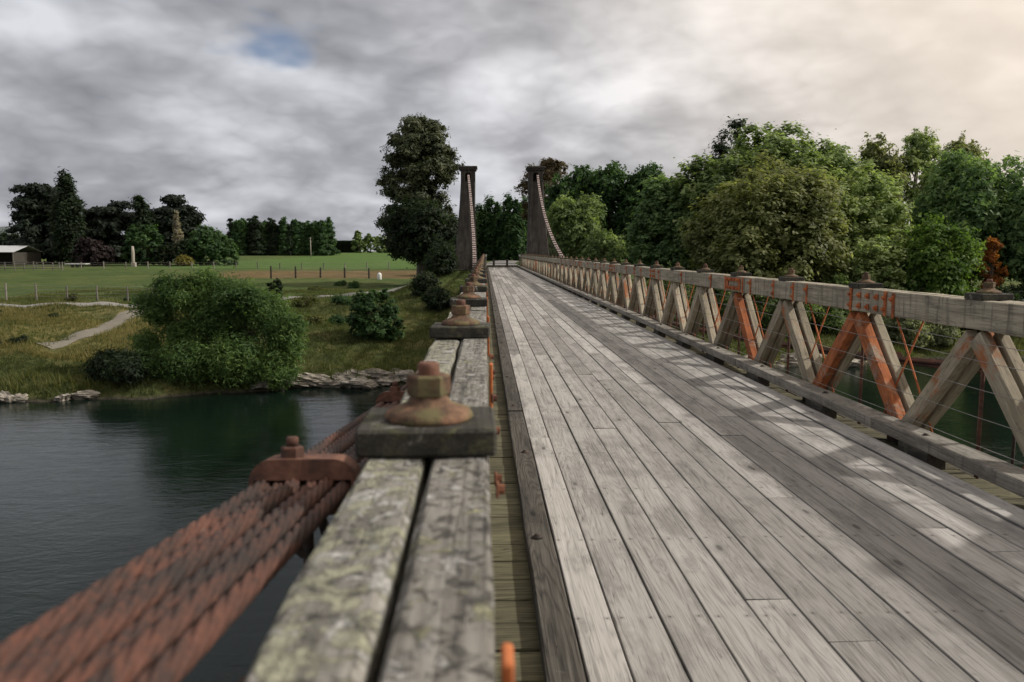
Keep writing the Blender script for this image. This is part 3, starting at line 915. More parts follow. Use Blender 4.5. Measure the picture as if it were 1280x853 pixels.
def cable(side, label):
    root = thing('suspension_cable', (cable_x(side, 0), 0, cable_z(0) - 0.4), label, 'bridge cable')
    for k, (ox, oz) in enumerate(OFF):
        if k in (9, 10, 11): continue
        oz += -0.014 + (0.0, -0.006, 0.003, -0.003, 0.005, -0.005)[k % 6]
        parts = []
        if side < 0:
            top = k < 6
            parts.append(rope(side, ox, oz, -3.0, -0.5, 0.03, 6, 2, 0.0164, 0.33, k * 1.7))
            parts.append(rope(side, ox, oz, -0.5, 4.5, 0.011 if top else 0.025, 6, 6 if top else 2, 0.0164, 0.33, k * 1.7))
            parts.append(rope(side, ox, oz, 4.5, 16.0, 0.04, 6, 2, 0.0164, 0.33, k * 1.7))
        else:
            parts.append(rope(side, ox, oz, -3.0, 5.0, 0.10, 6, 1, 0.0164, 0.30, k))
            parts.append(rope(side, ox, oz, 5.0, 16.0, 0.03, 6, 2, 0.0164, 0.30, k))
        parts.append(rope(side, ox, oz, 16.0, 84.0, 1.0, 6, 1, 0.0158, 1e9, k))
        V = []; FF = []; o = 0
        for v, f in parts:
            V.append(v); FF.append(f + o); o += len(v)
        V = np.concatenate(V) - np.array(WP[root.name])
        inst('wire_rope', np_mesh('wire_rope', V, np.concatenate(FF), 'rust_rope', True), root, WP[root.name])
    ph = 1.76 if side < 0 else 6.15
    for k in range(-4, 41):
        y = ph + SP * k
        if y < -3 or y > 82: continue
        x, z = cable_x(side, y), cable_z(y)
        rot = (math.atan(2 * CA * (y - CY)), 0, 0)
        c = inst('clamp', clamp_m if y < 34 else clamp_f, root, (x, y, z), rot)
        if y < 30:
            for s in (-0.0, ):
                n_ = inst('clamp_nut', cnut, root, (x - side * 0.0 - 0.03, y, z + 0.044), rot)
        # hanger down to the floor beam end
        zb = -0.35
        MB().tube([(x, y, z - 0.07), (x, y, min(zb, z - 0.5))], 0.013, 6).build('hanger_rod', 'iron_dark', root)
        eye = MB(); eye.tube([(x + 0.04 * math.cos(a), y, z - 0.13 + 0.05 * math.sin(a)) for a in [i * math.pi / 5 for i in range(11)]], 0.012, 6)
        if y < 30: eye.build('hanger_eye', 'iron_dark', root)
        if y > 34:
            ym = y + SP / 2
            inst('band', band_m, root, (cable_x(side, ym), ym, cable_z(ym)), (math.atan(2 * CA * (ym - CY)), 0, 0))
    return root
cable(-1, 'bundle of rusty twisted wire ropes hanging outside the lichen covered railing')
cable(1, 'bundle of rusty wire ropes hanging outside the orange stained railing')

# ------------------------------------------------------------------ towers
def tower(xc, sgn, label):
    root = thing('bridge_tower', (xc, 84, -4.2), label, 'bridge tower')
    zs = [-4.2, -0.4, 1.5, 4.0, 6.5, 8.85]
    hw = [1.6, 1.24, 1.10, 0.93, 0.80, 0.74]
    hd = [2.2, 1.8, 1.5, 1.15, 0.95, 0.88]
    m = MB(); vs = []; fs = []
    for z, a, b in zip(zs, hw, hd):
        lean = -sgn * 0.035 * max(0, z)
        c = 0.10
        ring = [(-a + c, -b), (a - c, -b), (a, -b + c), (a, b - c), (a - c, b), (-a + c, b), (-a, b - c), (-a, -b + c)]
        vs += [(xc + lean + x, 84 + y, z) for x, y in ring]
    for i in range(len(zs) - 1):
        for k in range(8): fs.append((i*8+k, i*8+(k+1) % 8, (i+1)*8+(k+1) % 8, (i+1)*8+k))
    fs.append(tuple(range(8))[::-1]); fs.append(tuple((len(zs)-1)*8+k for k in range(8)))
    m.add(vs, fs); m.build('shaft', 'tower_concrete', root)
    xt = xc - sgn * 0.035 * 8.9
    # head with an arched tunnel for the cable
    arch = [(0.30 * math.cos(a), 9.45 + 0.30 * math.sin(a)) for a in [math.pi * i / 8 for i in range(9)]]
    poly = [(-0.74, 8.85), (-0.74, 10.0), (0.74, 10.0), (0.74, 8.85), (0.30, 8.85)] + arch + [(-0.30, 8.85)]
    MB().prism_y([(xt + x, z) for x, z in poly], 83.1, 84.9).build('head', 'tower_concrete', root)
    MB().bbox((xt, 84.3, 9.3), (0.7, 0.9, 0.92), 0.01).build('arch_dark_fill', 'iron_dark', root)  # added block, closes the tunnel so the arch looks dark, not sky
    m = MB(); m.bbox((xt, 84, 10.09), (1.72, 2.14, 0.18), 0.03); m.bbox((xt, 84, 10.28), (1.92, 2.34, 0.20), 0.04)
    m.build('cap', 'tower_concrete', root)
    m = MB(); m.bbox((xc - sgn * .02, 84, -0.28), (3.1, 4.1, 0.30), 0.04); m.build('plinth', 'tower_concrete', root)
    MB().tube([(xt - .26, 84, 9.0), (xt + .26, 84, 9.0)], 0.14, 12).build('saddle', 'iron_dark', root)
tower(-1.98, -1, 'tapered dark concrete tower beside the tall gum tree')
tower(5.62, 1, 'tapered dark concrete tower beside the orange stained railing')

# bollards and low bar closing the far end
for i, x in enumerate((1.0, 2.45)):
    b_ = thing('bollard', (x, 87.2, 0.0), 'short dark timber bollard closing off the far end of the deck', 'bollard', 'bollards across the bridge end')
    MB().bbox((x, 87.2, 0.40), (0.24, 0.24, 0.8), 0.02).build('post', 'dark_wood', b_)
    MB().bbox((x, 87.2, 0.82), (0.26, 0.26, 0.05), 0.01).build('top', 'dark_wood', b_)
eb = thing('end_bar', (1.95, 87.75, 0.0), 'low dark timber bar lying across the far end of the deck', 'barrier')
inst('bar', timber(0.18, 0.2, 3.4, 0.02, 'dark_wood'), eb, (1.95, 87.75, 0.1), (0, 0, R(90)))
for x in (0.15, 3.85):
    pst = thing('end_post', (x, 88.2, -0.1), 'slim pale post beside the bridge end, next to the %s railing' % ('lichen covered' if x < 1 else 'orange stained'), 'post')
    inst('post', MB().bbox((0, 0, .75), (.12, .12, 1.5), .01).mesh('post', 'post_wood'), pst, (x, 88.2, -.1))
    inst('plate', MB().bbox((0, 0, 0), (.16, .02, .22), .004).mesh('plate', 'white_paint'), pst, (x, 88.13, 1.25))


# ------------------------------------------------------------------ vegetation
def leaf_quads(P, Nrm, size, ratio, rng):
    n = len(P)
    a = rng.normal(size=(n, 3)); a -= (a * Nrm).sum(1)[:, None] * Nrm
    a /= np.linalg.norm(a, axis=1)[:, None] + 1e-9
    b = np.cross(Nrm, a)
    s = size * rng.uniform(0.6, 1.4, n)[:, None]
    bend = Nrm * s * 0.18
    V = np.stack([P - a * s, P + b * s * ratio + bend, P + a * s, P - b * s * ratio + bend], 1).reshape(-1, 3)
    return V

def crown(lobes, n_clump, per, cr, leaf, ratio, rng, shell=0.72, flat=0.7, droop=0.0, up=0.5, inner=0.25):
    lobes = np.array(lobes, float)
    vol = (lobes[:, 3] * lobes[:, 4] + lobes[:, 4] * lobes[:, 5] + lobes[:, 3] * lobes[:, 5])
    which = rng.choice(len(lobes), n_clump, p=vol / vol.sum())
    L = lobes[which]
    dd = rng.normal(size=(n_clump, 3)); dd /= np.linalg.norm(dd, axis=1)[:, None]
    rad = rng.uniform(shell, 1.03, n_clump)
    inn = rng.random(n_clump) < inner
    rad[inn] = rng.uniform(0.25, shell, inn.sum())
    lump = 1 + 0.10 * np.sin(dd[:, 0] * 5 + which) * np.cos(dd[:, 2] * 6 + which * 2)
    C = L[:, :3] + dd * L[:, 3:6] * (rad * lump)[:, None]
    crs = cr * rng.uniform(0.55, 1.45, n_clump)
    ci = np.repeat(np.arange(n_clump), per)
    off = rng.normal(size=(len(ci), 3)) * 0.55
    off[:, 2] *= flat
    P = C[ci] + off * crs[ci][:, None]
    if droop: P[:, 2] -= droop * rng.random(len(P)) ** 2 * crs[ci]
    od = off / (np.linalg.norm(off, axis=1)[:, None] + 1e-6)
    N = dd[ci] * 0.55 + od * 0.70 + rng.normal(size=(len(ci), 3)) * 0.40 + np.array([0, 0, up * 1.3])
    N /= np.linalg.norm(N, axis=1)[:, None]
    sz = leaf * np.where(inn[ci], 1.35, 1.0)
    return P, N, sz, C

def shoots(lobes, n, rng, leaf, spread, per=16, up=0.35):
    L = np.array(lobes, float)
    w_ = (L[:, 3] * L[:, 4] + L[:, 4] * L[:, 5] + L[:, 3] * L[:, 5])
    L = L[rng.choice(len(L), n, p=w_ / w_.sum())]
    dd = rng.normal(size=(n, 3)); dd[:, 2] += up; dd /= np.linalg.norm(dd, axis=1)[:, None]
    st = L[:, :3] + dd * L[:, 3:6] * 0.92
    ln = np.minimum(L[:, 3:6].mean(1) * 0.5, 6.0 * leaf) * rng.uniform(0.3, 1.0, n)
    tip = (dd + rng.normal(size=(n, 3)) * 0.35 + np.array([0, 0, up * 0.5])) * ln[:, None]
    t = np.tile(np.linspace(0.05, 1, per), n)
    ci = np.repeat(np.arange(n), per)
    P = st[ci] + tip[ci] * t[:, None] + rng.normal(size=(n * per, 3)) * leaf * 0.9
    P[:, 2] -= (t ** 2) * leaf
    N = rng.normal(size=P.shape) + dd[ci] * 0.5 + np.array([0, 0, 0.3]); N /= np.linalg.norm(N, axis=1)[:, None]
    return P, N

def crown_obj(name, V, mat):
    n = len(V) // 4
    return np_mesh(name, V, np.arange(n * 4).reshape(n, 4), mat)

WILLOW = [(-1.6, 0, 5.7, 1.6, 1.3, 1.1), (-4.0, 0.3, 5.2, 1.0, .9, .7), (-3.3, .1, 4.6, .9, .9, .6), (1.2, -.3, 5.7, 1.5, 1.4, 1.0), (2.9, .2, 4.8, 1.5, 1.3, 1.1), (3.9, -.1, 3.8, 1.3, 1.2, 1.1),
          (4.4, -.4, 2.8, 1.1, 1.1, 1.1), (0.2, 0, 4.3, 1.9, 1.5, 1.1), (-2.0, .3, 3.5, 1.3, 1.1, .8), (-4.1, .3, 2.9, .8, .8, .6), (-3.7, -1.0, 1.5, 1.6, 1.2, 1.1), (-1.2, -1.2, 1.9, 1.8, 1.4, 1.4),
          (1.6, -1.2, 2.0, 1.9, 1.4, 1.5), (3.9, -1.0, 1.4, 1.4, 1.1, 1.1), (0.6, 0.8, 3.0, 1.9, 1.0, 1.3), (-5.2, -1.0, .8, 1.3, 1.0, .7), (2.5, -.9, 5.5, .8, .8, .6), (-.4, .2, 6.6, .9, .8, .5), (-2.7, 0, 6.3, .7, .7, .4), (4.9, -.6, 3.9, .6, .6, .5)]
WILLOW = [(a_, b_, c_, d_ * .86, e_ * .86, f_ * .88) for a_, b_, c_, d_, e_, f_ in WILLOW]

def limbs(m, base, tips, r0, rng, n=7, wob=0.06):
    base = np.array(base, float)
    for t, ra in tips:
        t = np.array(t, float); L = np.linalg.norm(t - base)
        pts = []; rs = []
        for i in range(6):
            f = i / 5
            p = base + (t - base) * f
            p[2] += 0.10 * L * math.sin(f * math.pi)
            p += rng.normal(size=3) * wob * L * 0.5 * math.sin(f * math.pi)
            pts.append(p); rs.append(max(0.02, ra * (1 - 0.8 * f)))
        m.tube(pts, rs, n)

def tree(kind, label, x, y, h, hw, leafm, barkm='bark', style='round', n=30000, leaf=0.13, seed=0, group=None, cat='tree', depth=None, lift=0.12, z=None, cr=None):
    rng = np.random.default_rng(1000 + seed)
    z0 = float(ground(x, y)) - 0.1 if z is None else z
    root = thing(kind, (x, y, z0), label, cat, group)
    hd = hw if depth is None else depth
    ratio = 0.55; flat = 0.7; shell = 0.72; droop = 0; inner = 0.25; up = 0.5
    lobes = []
    if style == 'round':
        lobes = [(0, 0, h * 0.56, hw * 0.80, hd * 0.80, h * 0.36)]
        for i in range(11):
            a = rng.uniform(0, 6.28); e = rng.uniform(-0.55, 1.0)
            rr = 0.62 * math.sqrt(max(0.05, 1 - e * e * 0.8))
            s = rng.uniform(0.30, 0.46)
            lobes.append((math.cos(a) * hw * rr, math.sin(a) * hd * rr, h * (0.55 + 0.33 * e), hw * s, hd * s, h * s * 0.55))
        crr = hw * 0.15
    elif style == 'willow':
        lobes = list(WILLOW)
        for i in range(0):
            a = rng.uniform(0, 6.28); e = rng.uniform(0.0, 1.0)
            rr = rng.uniform(0.3, 0.72) * math.sqrt(1.05 - e * 0.75)
            s = rng.uniform(0.22, 0.40)
            lobes.append((math.cos(a) * hw * rr, math.sin(a) * hd * rr, h * (0.22 + 0.62 * e), hw * s, hd * s, h * s * 0.48))
        crr = hw * 0.11; ratio = 0.24; flat = 1.1; inner = 0.3
    elif style == 'dome':
        # broad crown right to the ground
        lobes = [(0, 0, h * 0.42, hw * 0.85, hd * 0.85, h * 0.46)]
        for i in range(30):
            a = rng.uniform(0, 6.28); e = rng.uniform(0.02, 0.97)
            rr = 0.70 * math.sqrt(1 - e * e * 0.85)
            s = rng.uniform(0.15, 0.36)
            lobes.append((math.cos(a) * hw * rr * 1.08, math.sin(a) * hd * rr * 1.08, h * (0.18 + 0.66 * e), hw * s, hd * s, h * s * 0.6))
        crr = hw * 0.09; shell = 0.88; inner = 0.12; up = 0.9
    elif style == 'column':
        for i in range(9):
            f = i / 8
            ww = hw * (0.55 + 0.6 * math.sin(math.pi * min(1, f * 0.85 + 0.12))) * (1.0 if f < 0.75 else 0.62)
            lobes.append((rng.normal() * hw * .14, rng.normal() * hw * .14, h * (0.10 + 0.82 * f), ww * 0.78, ww * 0.78, h * 0.10))
        crr = hw * 0.3; flat = 1.5; up = 0.9
    elif style == 'conifer':
        for i in range(13):
            f = i / 12
            ww = hw * (1.0 - f * 0.90) ** 0.75
            lobes.append((rng.normal() * hw * .04, rng.normal() * hw * .04, h * (0.10 + 0.86 * f), ww, ww, h * 0.05))
        crr = hw * 0.24; flat = 0.55; ratio = 0.35; shell = 0.35; up = 0.6
    elif style == 'cypress':
        # macrocarpa: dense core, spreading flat plates with ragged tips
        lobes = [(0, 0, h * 0.40, hw * 0.74, hd * 0.74, h * 0.42)]
        for i in range(34):
            f = rng.uniform(0.12, 0.97); a = rng.uniform(0, 6.28)
            rr = rng.uniform(0.45, 0.88) * (1.06 - f * 0.72)
            s = rng.uniform(0.18, 0.36)
            lobes.append((math.cos(a) * hw * rr, math.sin(a) * hd * rr, h * f, hw * s * 1.15, hd * s * 1.15, h * 0.055))
        for f, q in ((0.7, 0.42), (0.82, 0.30), (0.92, 0.2)):
            lobes.append((rng.normal() * .05 * hw, 0, h * f, hw * q, hd * q, h * 0.09))
        crr = hw * 0.11; flat = 0.4; ratio = 0.4
    elif style == 'gum':
        for i in range(66):
            f = 0.24 + 0.74 * (i + rng.random()) / 66; a = rng.uniform(0, 6.28)
            prof = np.interp(f, [0.26, 0.36, 0.62, 0.78, 0.9, 1.0], [0.75, 0.95, 0.95, 0.78, 0.52, 0.12])
            rr = math.sqrt(rng.random()) * 0.86 * prof
            s = rng.uniform(0.16, 0.28) * (1.2 if f > 0.7 else 0.95)
            lobes.append((math.cos(a) * hw * rr, math.sin(a) * hd * rr, h * f, hw * s, hd * s, hw * s * 0.75))
        crr = hw * 0.085; ratio = 0.36; inner = 0.3; shell = 0.55
    elif style == 'open':
        for i in range(44):
            f = 0.22 + 0.76 * (i + rng.random()) / 44; a = rng.uniform(0, 6.28)
            prof = np.interp(f, [0.22, 0.5, 0.8, 1.0], [0.85, 0.95, 0.72, 0.12])
            rr = math.sqrt(rng.random()) * 0.85 * prof
            s = rng.uniform(0.18, 0.32)
            lobes.append((math.cos(a) * hw * rr, math.sin(a) * hd * rr, h * f, hw * s, hd * s, hw * s * 1.1))
        crr = hw * 0.10; shell = 0.5; inner = 0.3
    elif style == 'shrub':
        for i in range(9):
            a = rng.uniform(0, 6.28); e = rng.uniform(0.1, 0.8)
            rr = rng.uniform(0.1, 0.6); s = rng.uniform(0.32, 0.5)
            lobes.append((math.cos(a) * hw * rr, math.sin(a) * hd * rr, h * (0.12 + 0.62 * e), hw * s, hd * s, h * s * 0.62))
        crr = hw * 0.16; ratio = 0.4
    if cr: crr = cr
    per = 40
    ncl = max(30, int(n / per))
    P, N, sz, C = crown(lobes, ncl, per, crr, leaf, ratio, rng, shell, flat, droop, up, inner)
    if style not in ('conifer', 'cypress', 'gum', 'dome'):
        P2, N2 = shoots(lobes, max(10, int(n * (0.42 if style == 'willow' else 0.25) / 16)), rng, leaf * (1.6 if style == 'willow' else 1), crr * 1.5)
        P = np.concatenate([P, P2]); N = np.concatenate([N, N2]); sz = np.concatenate([sz, np.full(len(P2), leaf * (0.75 if style == 'willow' else 0.85))])
    low = P[:, 2] < 0.05
    P[low, 2] = rng.uniform(0.05, 0.4, low.sum())
    a = rng.normal(size=(len(P), 3)); a -= (a * N).sum(1)[:, None] * N
    a /= np.linalg.norm(a, axis=1)[:, None] + 1e-9
    b = np.cross(N, a)
    s = (sz * rng.uniform(0.45, 1.75, len(P)))[:, None]
    V = np.stack([P - a * s, P + b * s * ratio + N * s * .15, P + a * s, P - b * s * ratio + N * s * .15], 1).reshape(-1, 3)
    if leaf >= 0.17 or style == 'willow':      # far or fine crowns: three-cornered leaves
        V = np.stack([P - a * s * 1.1, P + a * s * 0.9 + b * s * ratio * 1.2, P + a * s * 0.9 - b * s * ratio * 1.2 + N * s * .2], 1).reshape(-1, 3)
        inst('crown', np_mesh('crown', V, np.arange(len(V)).reshape(-1, 3), leafm), root, (x, y, z0))
    else:
        inst('crown', crown_obj('crown', V, leafm), root, (x, y, z0))
    # trunk and limbs reach into the lobes
    m = MB(); tr = max(0.06, h * 0.022)
    th = h * {'conifer': 0.95, 'column': 0.88, 'gum': 0.90, 'open': 0.9, 'cypress': 0.8}.get(style, 0.5)
    pts = [(rng.normal() * .02 * hw, rng.normal() * .02 * hw, th * i / 5) for i in range(6)]
    pts[0] = (0, 0, -0.2)
    m.tube(pts, [tr * (1.25 - 1.05 * i / 5) + 0.02 for i in range(6)], 8)
    sel = lobes if len(lobes) < 21 else [lobes[i] for i in rng.choice(len(lobes), 14, replace=False)]
    for lb in sel:
        bz = max(0.12 * h, min(th * 0.95, lb[2] - 0.22 * h)) if style in ('gum', 'open', 'cypress') else rng.uniform(0.12, 0.35) * h
        limbs(m, (0, 0, bz), [((lb[0], lb[1], lb[2]), tr * 0.42)], tr, rng, 5)
    inst('trunk', m.mesh('trunk', barkm), root, (x, y, z0))
    return root

def clone(root, x, y, rz, sc, label=None):
    z0 = float(ground(x, y)) - 0.1
    r = root.copy(); COL.objects.link(r); r.location = (x, y, z0); r.rotation_euler = (0, 0, rz); r.scale = (sc, sc, sc * random.uniform(.92, 1.08))
    if label: r['label'] = label
    WP[r.name] = Vector((x, y, z0))
    for ch in list(root.children):
        c = ch.copy(); COL.objects.link(c); c.parent = r
    return r

# --- far bank, left of the bridge
tree('willow_bush', 'big bushy willow leaning over the river at the far bank', -16.2, 48.0, 7.4, 5.3, 'leaf_willow', style='willow', n=62000, leaf=0.105, seed=1, cat='bush', depth=3.6, z=-6.6, cr=0.40)
tree('willow_bush', 'low dark scrub at the water edge beside the big willow', -21.2, 46.2, 2.1, 2.6, 'leaf_dark', style='shrub', n=16000, leaf=0.10, seed=2, cat='bush', depth=1.6)
tree('round_bush', 'small round dark green bush standing alone on the grassy bank', -8.0, 57.5, 4.1, 1.95, 'leaf_deep', style='dome', n=18000, leaf=0.09, seed=3, cat='bush')
tree('shrub', 'small dark upright shrub behind the big willow', -20.0, 76.5, 2.2, 0.9, 'leaf_dark', style='dome', n=4000, leaf=0.09, seed=4, cat='shrub')
tree('gum_tree', 'tall gum tree with open upper branches behind the bridge tower', -8.3, 104, 20.3, 6.0, 'leaf_euc', 'bark_grey', 'gum', 60000, 0.18, 9)
tree('evergreen_tree', 'dense dark evergreen tree at the foot of the tall gum', -7.4, 98.5, 9.0, 4.9, 'leaf_dark', style='round', n=30000, leaf=0.17, seed=6)
for i, (x, y, h, hw) in enumerate([(-4.6, 80, 3.6, 2.0), (-5.6, 74, 2.6, 1.9), (-4.0, 69, 2.4, 1.6), (-5.2, 87, 4.2, 2.4)]):
    tree('scrub_bush', 'dark scrub bush under the bridge end beside the tower', x, y, h, hw, 'leaf_dark', style='shrub', n=6000, leaf=0.12, seed=10 + i, cat='bush', group='dark scrub under the bridge end')

# homestead trees
tree('cypress_tree', 'spreading black green cypress beside the pale farm shed', -110, 206, 19.5, 10.5, 'leaf_cypress', style='cypress', n=26000, leaf=0.46, seed=20)
tree('poplar_tree', 'tall narrow dark poplar rising above the cypresses', -99, 196, 21.8, 3.3, 'leaf_dark', style='column', n=16000, leaf=0.30, seed=21)
tree('cypress_tree', 'broad dark cypress behind the maroon shrub', -95.5, 212, 15.8, 8.5, 'leaf_cypress', style='cypress', n=20000, leaf=0.46, seed=22)
tree('column_tree', 'dark round topped column shaped tree between two cypresses', -87.6, 209, 16.8, 2.9, 'leaf_dark', style='column', n=10000, leaf=0.32, seed=23)
tree('cypress_tree', 'dark cypress with flat ragged top behind the pale dead poplar', -79.5, 213, 17.6, 7.4, 'leaf_cypress', style='cypress', n=20000, leaf=0.46, seed=24)
tree('maroon_shrub', 'dark maroon rounded shrub in front of the cypresses', -88.5, 184, 6.2, 4.6, 'leaf_maroon', style='dome', n=9000, leaf=0.24, seed=25, cat='shrub')
tree('leafy_tree', 'mid green rounded tree behind the pale carved pole', -79.2, 190, 10.6, 4.4, 'leaf_deep', style='dome', n=14000, leaf=0.25, seed=26)
tree('dead_poplar', 'thin pale half dead poplar in front of the cypresses', -72.3, 192, 13.6, 1.0, 'leaf_pale', 'pale_bark', 'column', 3000, 0.2, 27)
tree('leafy_tree', 'wide round green tree at the edge of the lush paddock', -64.5, 191, 9.2, 6.2, 'leaf_deep', style='dome', n=18000, leaf=0.25, seed=28)
tree('small_tree', 'small dark ball shaped tree beside the pale carved pole', -73.8, 187, 5.6, 2.3, 'leaf_dark', style='dome', n=5000, leaf=0.2, seed=29)
tree('small_tree', 'small dark cone shaped tree below the thin pale poplar', -69.2, 186, 6.0, 1.6, 'leaf_dark', style='column', n=4000, leaf=0.2, seed=30)
tree('yellow_shrub', 'low yellowish shrub under the wide round green tree', -67.0, 182, 2.8, 2.2, 'leaf_yellow', style='shrub', n=3000, leaf=0.18, seed=31, cat='shrub')
tree('cypress_tree', 'lower dark cypress filling the gap behind the rounded tree', -103, 216, 14.5, 8.0, 'leaf_cypress', style='cypress', n=16000, leaf=0.46, seed=32)
tree('cypress_tree', 'dark cypress with low spreading skirt behind the column shaped tree', -88, 224, 15.0, 8.0, 'leaf_cypress', style='cypress', n=16000, leaf=0.46, seed=34)
tree('distant_tree', 'small dark tree behind the pale farm shed', -136, 235, 8.0, 4.0, 'leaf_dark', style='round', n=4000, leaf=0.35, seed=33)

# plantation row
lab = 'dark conifer in the long straight plantation row behind the paddock'
proto = [tree('plantation_conifer', lab, -108 + 2.3 * i, 346 + random.uniform(-2, 2), 14.6 + random.uniform(-1, 1), 3.4, 'leaf_deep' if i else 'leaf_dark', style='conifer', n=7000, leaf=0.42, seed=40 + i, group='plantation row') for i in range(3)]
for i in range(3, 36):
    clone(random.choice(proto), -108 + (2.3 * i if i < 19 else 2.4 * (i - 19) + 1.1), (346 if i < 19 else 351) + random.uniform(-2, 2), random.uniform(0, 6.28), random.uniform(0.9, 1.1))
def hedge(x, y, ln, h, wd, label, seed):
    rng = np.random.default_rng(seed)
    z0 = float(ground(x, y)); root = thing('clipped_hedge', (x, y, z0), label, 'hedge')
    n = 26000
    f = rng.integers(0, 3, n)
    P = np.stack([rng.uniform(-ln/2, ln/2, n), rng.uniform(-wd/2, wd/2, n), rng.uniform(0, h, n)], -1)
    P[f == 0, 1] = -wd/2; P[f == 1, 2] = h; e = f == 2; P[e, 0] = np.where(rng.random(e.sum()) < .5, -ln/2, ln/2)
    P += rng.normal(size=P.shape) * 0.16
    N = rng.normal(size=P.shape); N /= np.linalg.norm(N, axis=1)[:, None]
    inst('foliage', crown_obj('foliage', leaf_quads(P, N, 0.5, 0.6, rng), 'leaf_dark'), root, (x, y, z0))
    m = MB()
    for k in range(9): m.tube([(-ln/2 + ln * (k + .5) / 9, 0, -.2), (-ln/2 + ln * (k + .5) / 9, .1, h * .9)], [.12, .04], 5)
    inst('stems', m.mesh('stems', 'bark'), root, (x, y, z0))
hedge(-79, 452, 18, 6.0, 3.0, 'square clipped dark hedge on the skyline past the plantation row', 70)
for i, (x, h) in enumerate([(-67, 11.0), (-61.5, 10.2), (-56, 9.2), (-51.5, 8.5)]):
    tree('skyline_tree', 'pale green tree on the skyline between the clipped hedge and the gum', x, 432 + i * 3, h + 1, 4.0, 'leaf_mid', style='dome', n=5000, leaf=0.42, seed=75 + i, group='skyline trees')

# --- beyond the bridge end and on the right bank
lab = 'tall dark green poplar in the row beyond the bridge end'
for i in range(8):
    tree('poplar_tree', lab, -2.5 + 1.75 * i, 162 + random.uniform(-4, 4), 11.8 + random.uniform(-1.2, 1.6), 1.9, 'leaf_deep', style='column', n=7000, leaf=0.24, seed=90 + i, group='poplars beyond the bridge end')
tree('gum_tree', 'brownish gum tree with thin crown behind the railing side tower', 10.6, 132, 17.8, 6.2, 'leaf_brown', 'bark_grey', 'gum', 18000, 0.2, 100)
for i, (x, y, h, hw) in enumerate([(13.2, 116, 14.4, 5.4), (17.6, 113, 14.6, 5.4), (22.2, 111, 14.2, 5.4)]):
    tree('dark_tree', ('dark spiky topped tree right behind the railing side tower', 'dark spiky topped tree in the middle of the clump past the tower', 'dark spiky topped tree next to the blue green round tree')[i], x, y, h + 0.6, hw, 'leaf_deep', style='open', n=30000, leaf=0.2, seed=101 + i, group='dark clump past the tower')
tree('leafy_tree', 'rounded mid green tree close beside the railing side tower', 10.6, 95, 9.6, 3.4, 'leaf_mid', style='round', n=22000, leaf=0.16, seed=110)
tree('leafy_tree', 'lower rounded green tree in front of the dark clump', 13.6, 91, 6.6, 3.0, 'leaf_mid', style='round', n=14000, leaf=0.16, seed=111)
tree('bank_tree', 'blue green round tree at the left end of the riverside wood', 20.4, 84, 13.6, 5.4, 'leaf_bank', style='dome', n=40000, leaf=0.18, seed=120)
tree('bank_tree', 'green domed tree between the blue green and olive trees', 24.2, 79, 15.0, 6.2, 'leaf_mid', style='dome', n=52000, leaf=0.18, seed=121)
tree('bank_tree', 'broad olive brown tree at the front of the riverside wood', 24.2, 69, 13.8, 6.9, 'leaf_olive', 'bark_grey', 'dome', 66000, 0.16, 122)
tree('bank_tree', 'tallest green domed tree of the riverside wood', 30.6, 81, 17.8, 8.2, 'leaf_mid', style='dome', n=64000, leaf=0.19, seed=123)
tree('bank_tree', 'light green domed tree on the sunny side of the riverside wood', 33.0, 73, 13.6, 6.0, 'leaf_light', style='dome', n=46000, leaf=0.165, seed=124)
tree('bank_tree', 'low pale green willow sloping down to the river', 33.4, 67, 8.8, 4.0, 'leaf_light', style='dome', n=22000, leaf=0.14, seed=125)
for i, (x, y, h, hw) in enumerate([(19.5, 63.5, 5.0, 3.0), (24.0, 62.5, 5.4, 3.0), (27.8, 63.5, 6.0, 2.8), (15.5, 66, 4.2, 2.6)]):
    tree('bank_shrub', 'green shrub on the bank under the riverside wood', x, y, h, hw, 'leaf_mid', style='shrub', n=14000, leaf=0.12, seed=130 + i, cat='shrub', group='shrubs under the riverside wood')
OPENL = ['thin crowned olive tree behind the low pale green willow', 'tallest thin crowned pale green tree behind the bright green tree', 'thin crowned olive tree behind the dark spreading tree', 'thin crowned pale green tree just past the light green dome']
tree('spruce_tree', 'lower of two spruce tips above the riverside wood', 28.2, 96, 18.0, 3.6, 'leaf_dark', style='conifer', n=16000, leaf=0.2, seed=140)
tree('spruce_tree', 'taller of two spruce tips above the riverside wood', 30.6, 97.5, 19.8, 3.6, 'leaf_dark', style='conifer', n=16000, leaf=0.2, seed=141)
for i, (x, y, h, hw) in enumerate([(42.5, 86, 15.4, 4.4), (47.2, 87, 16.4, 4.2), (52.5, 88, 16.0, 4.6), (38.0, 88, 14.4, 4.0)]):
    tree('open_tree', OPENL[i], x, y, h, hw, 'leaf_light' if i % 2 else 'leaf_olive', 'bark_grey', 'open', 22000, 0.15, 150 + i, group='tall open trees')
tree('bank_tree', 'dark green spreading tree beside the small orange tree', 44.5, 72, 13.4, 5.0, 'leaf_bank', style='round', n=36000, leaf=0.17, seed=160)
tree('bank_tree', 'dark tree standing past the small orange tree', 49.5, 69, 13.2, 5.0, 'leaf_bank', style='round', n=28000, leaf=0.17, seed=161)
tree('bank_tree', 'bright green leafy tree in front of the dark spreading tree', 37.6, 64.5, 8.6, 3.2, 'leaf_bright', style='round', n=22000, leaf=0.14, seed=162)
tree('autumn_tree', 'small tree with orange leaves among the dark bank trees', 41.8, 64.5, 8.0, 1.2, 'leaf_autumn', style='open', n=3500, leaf=0.13, seed=163)
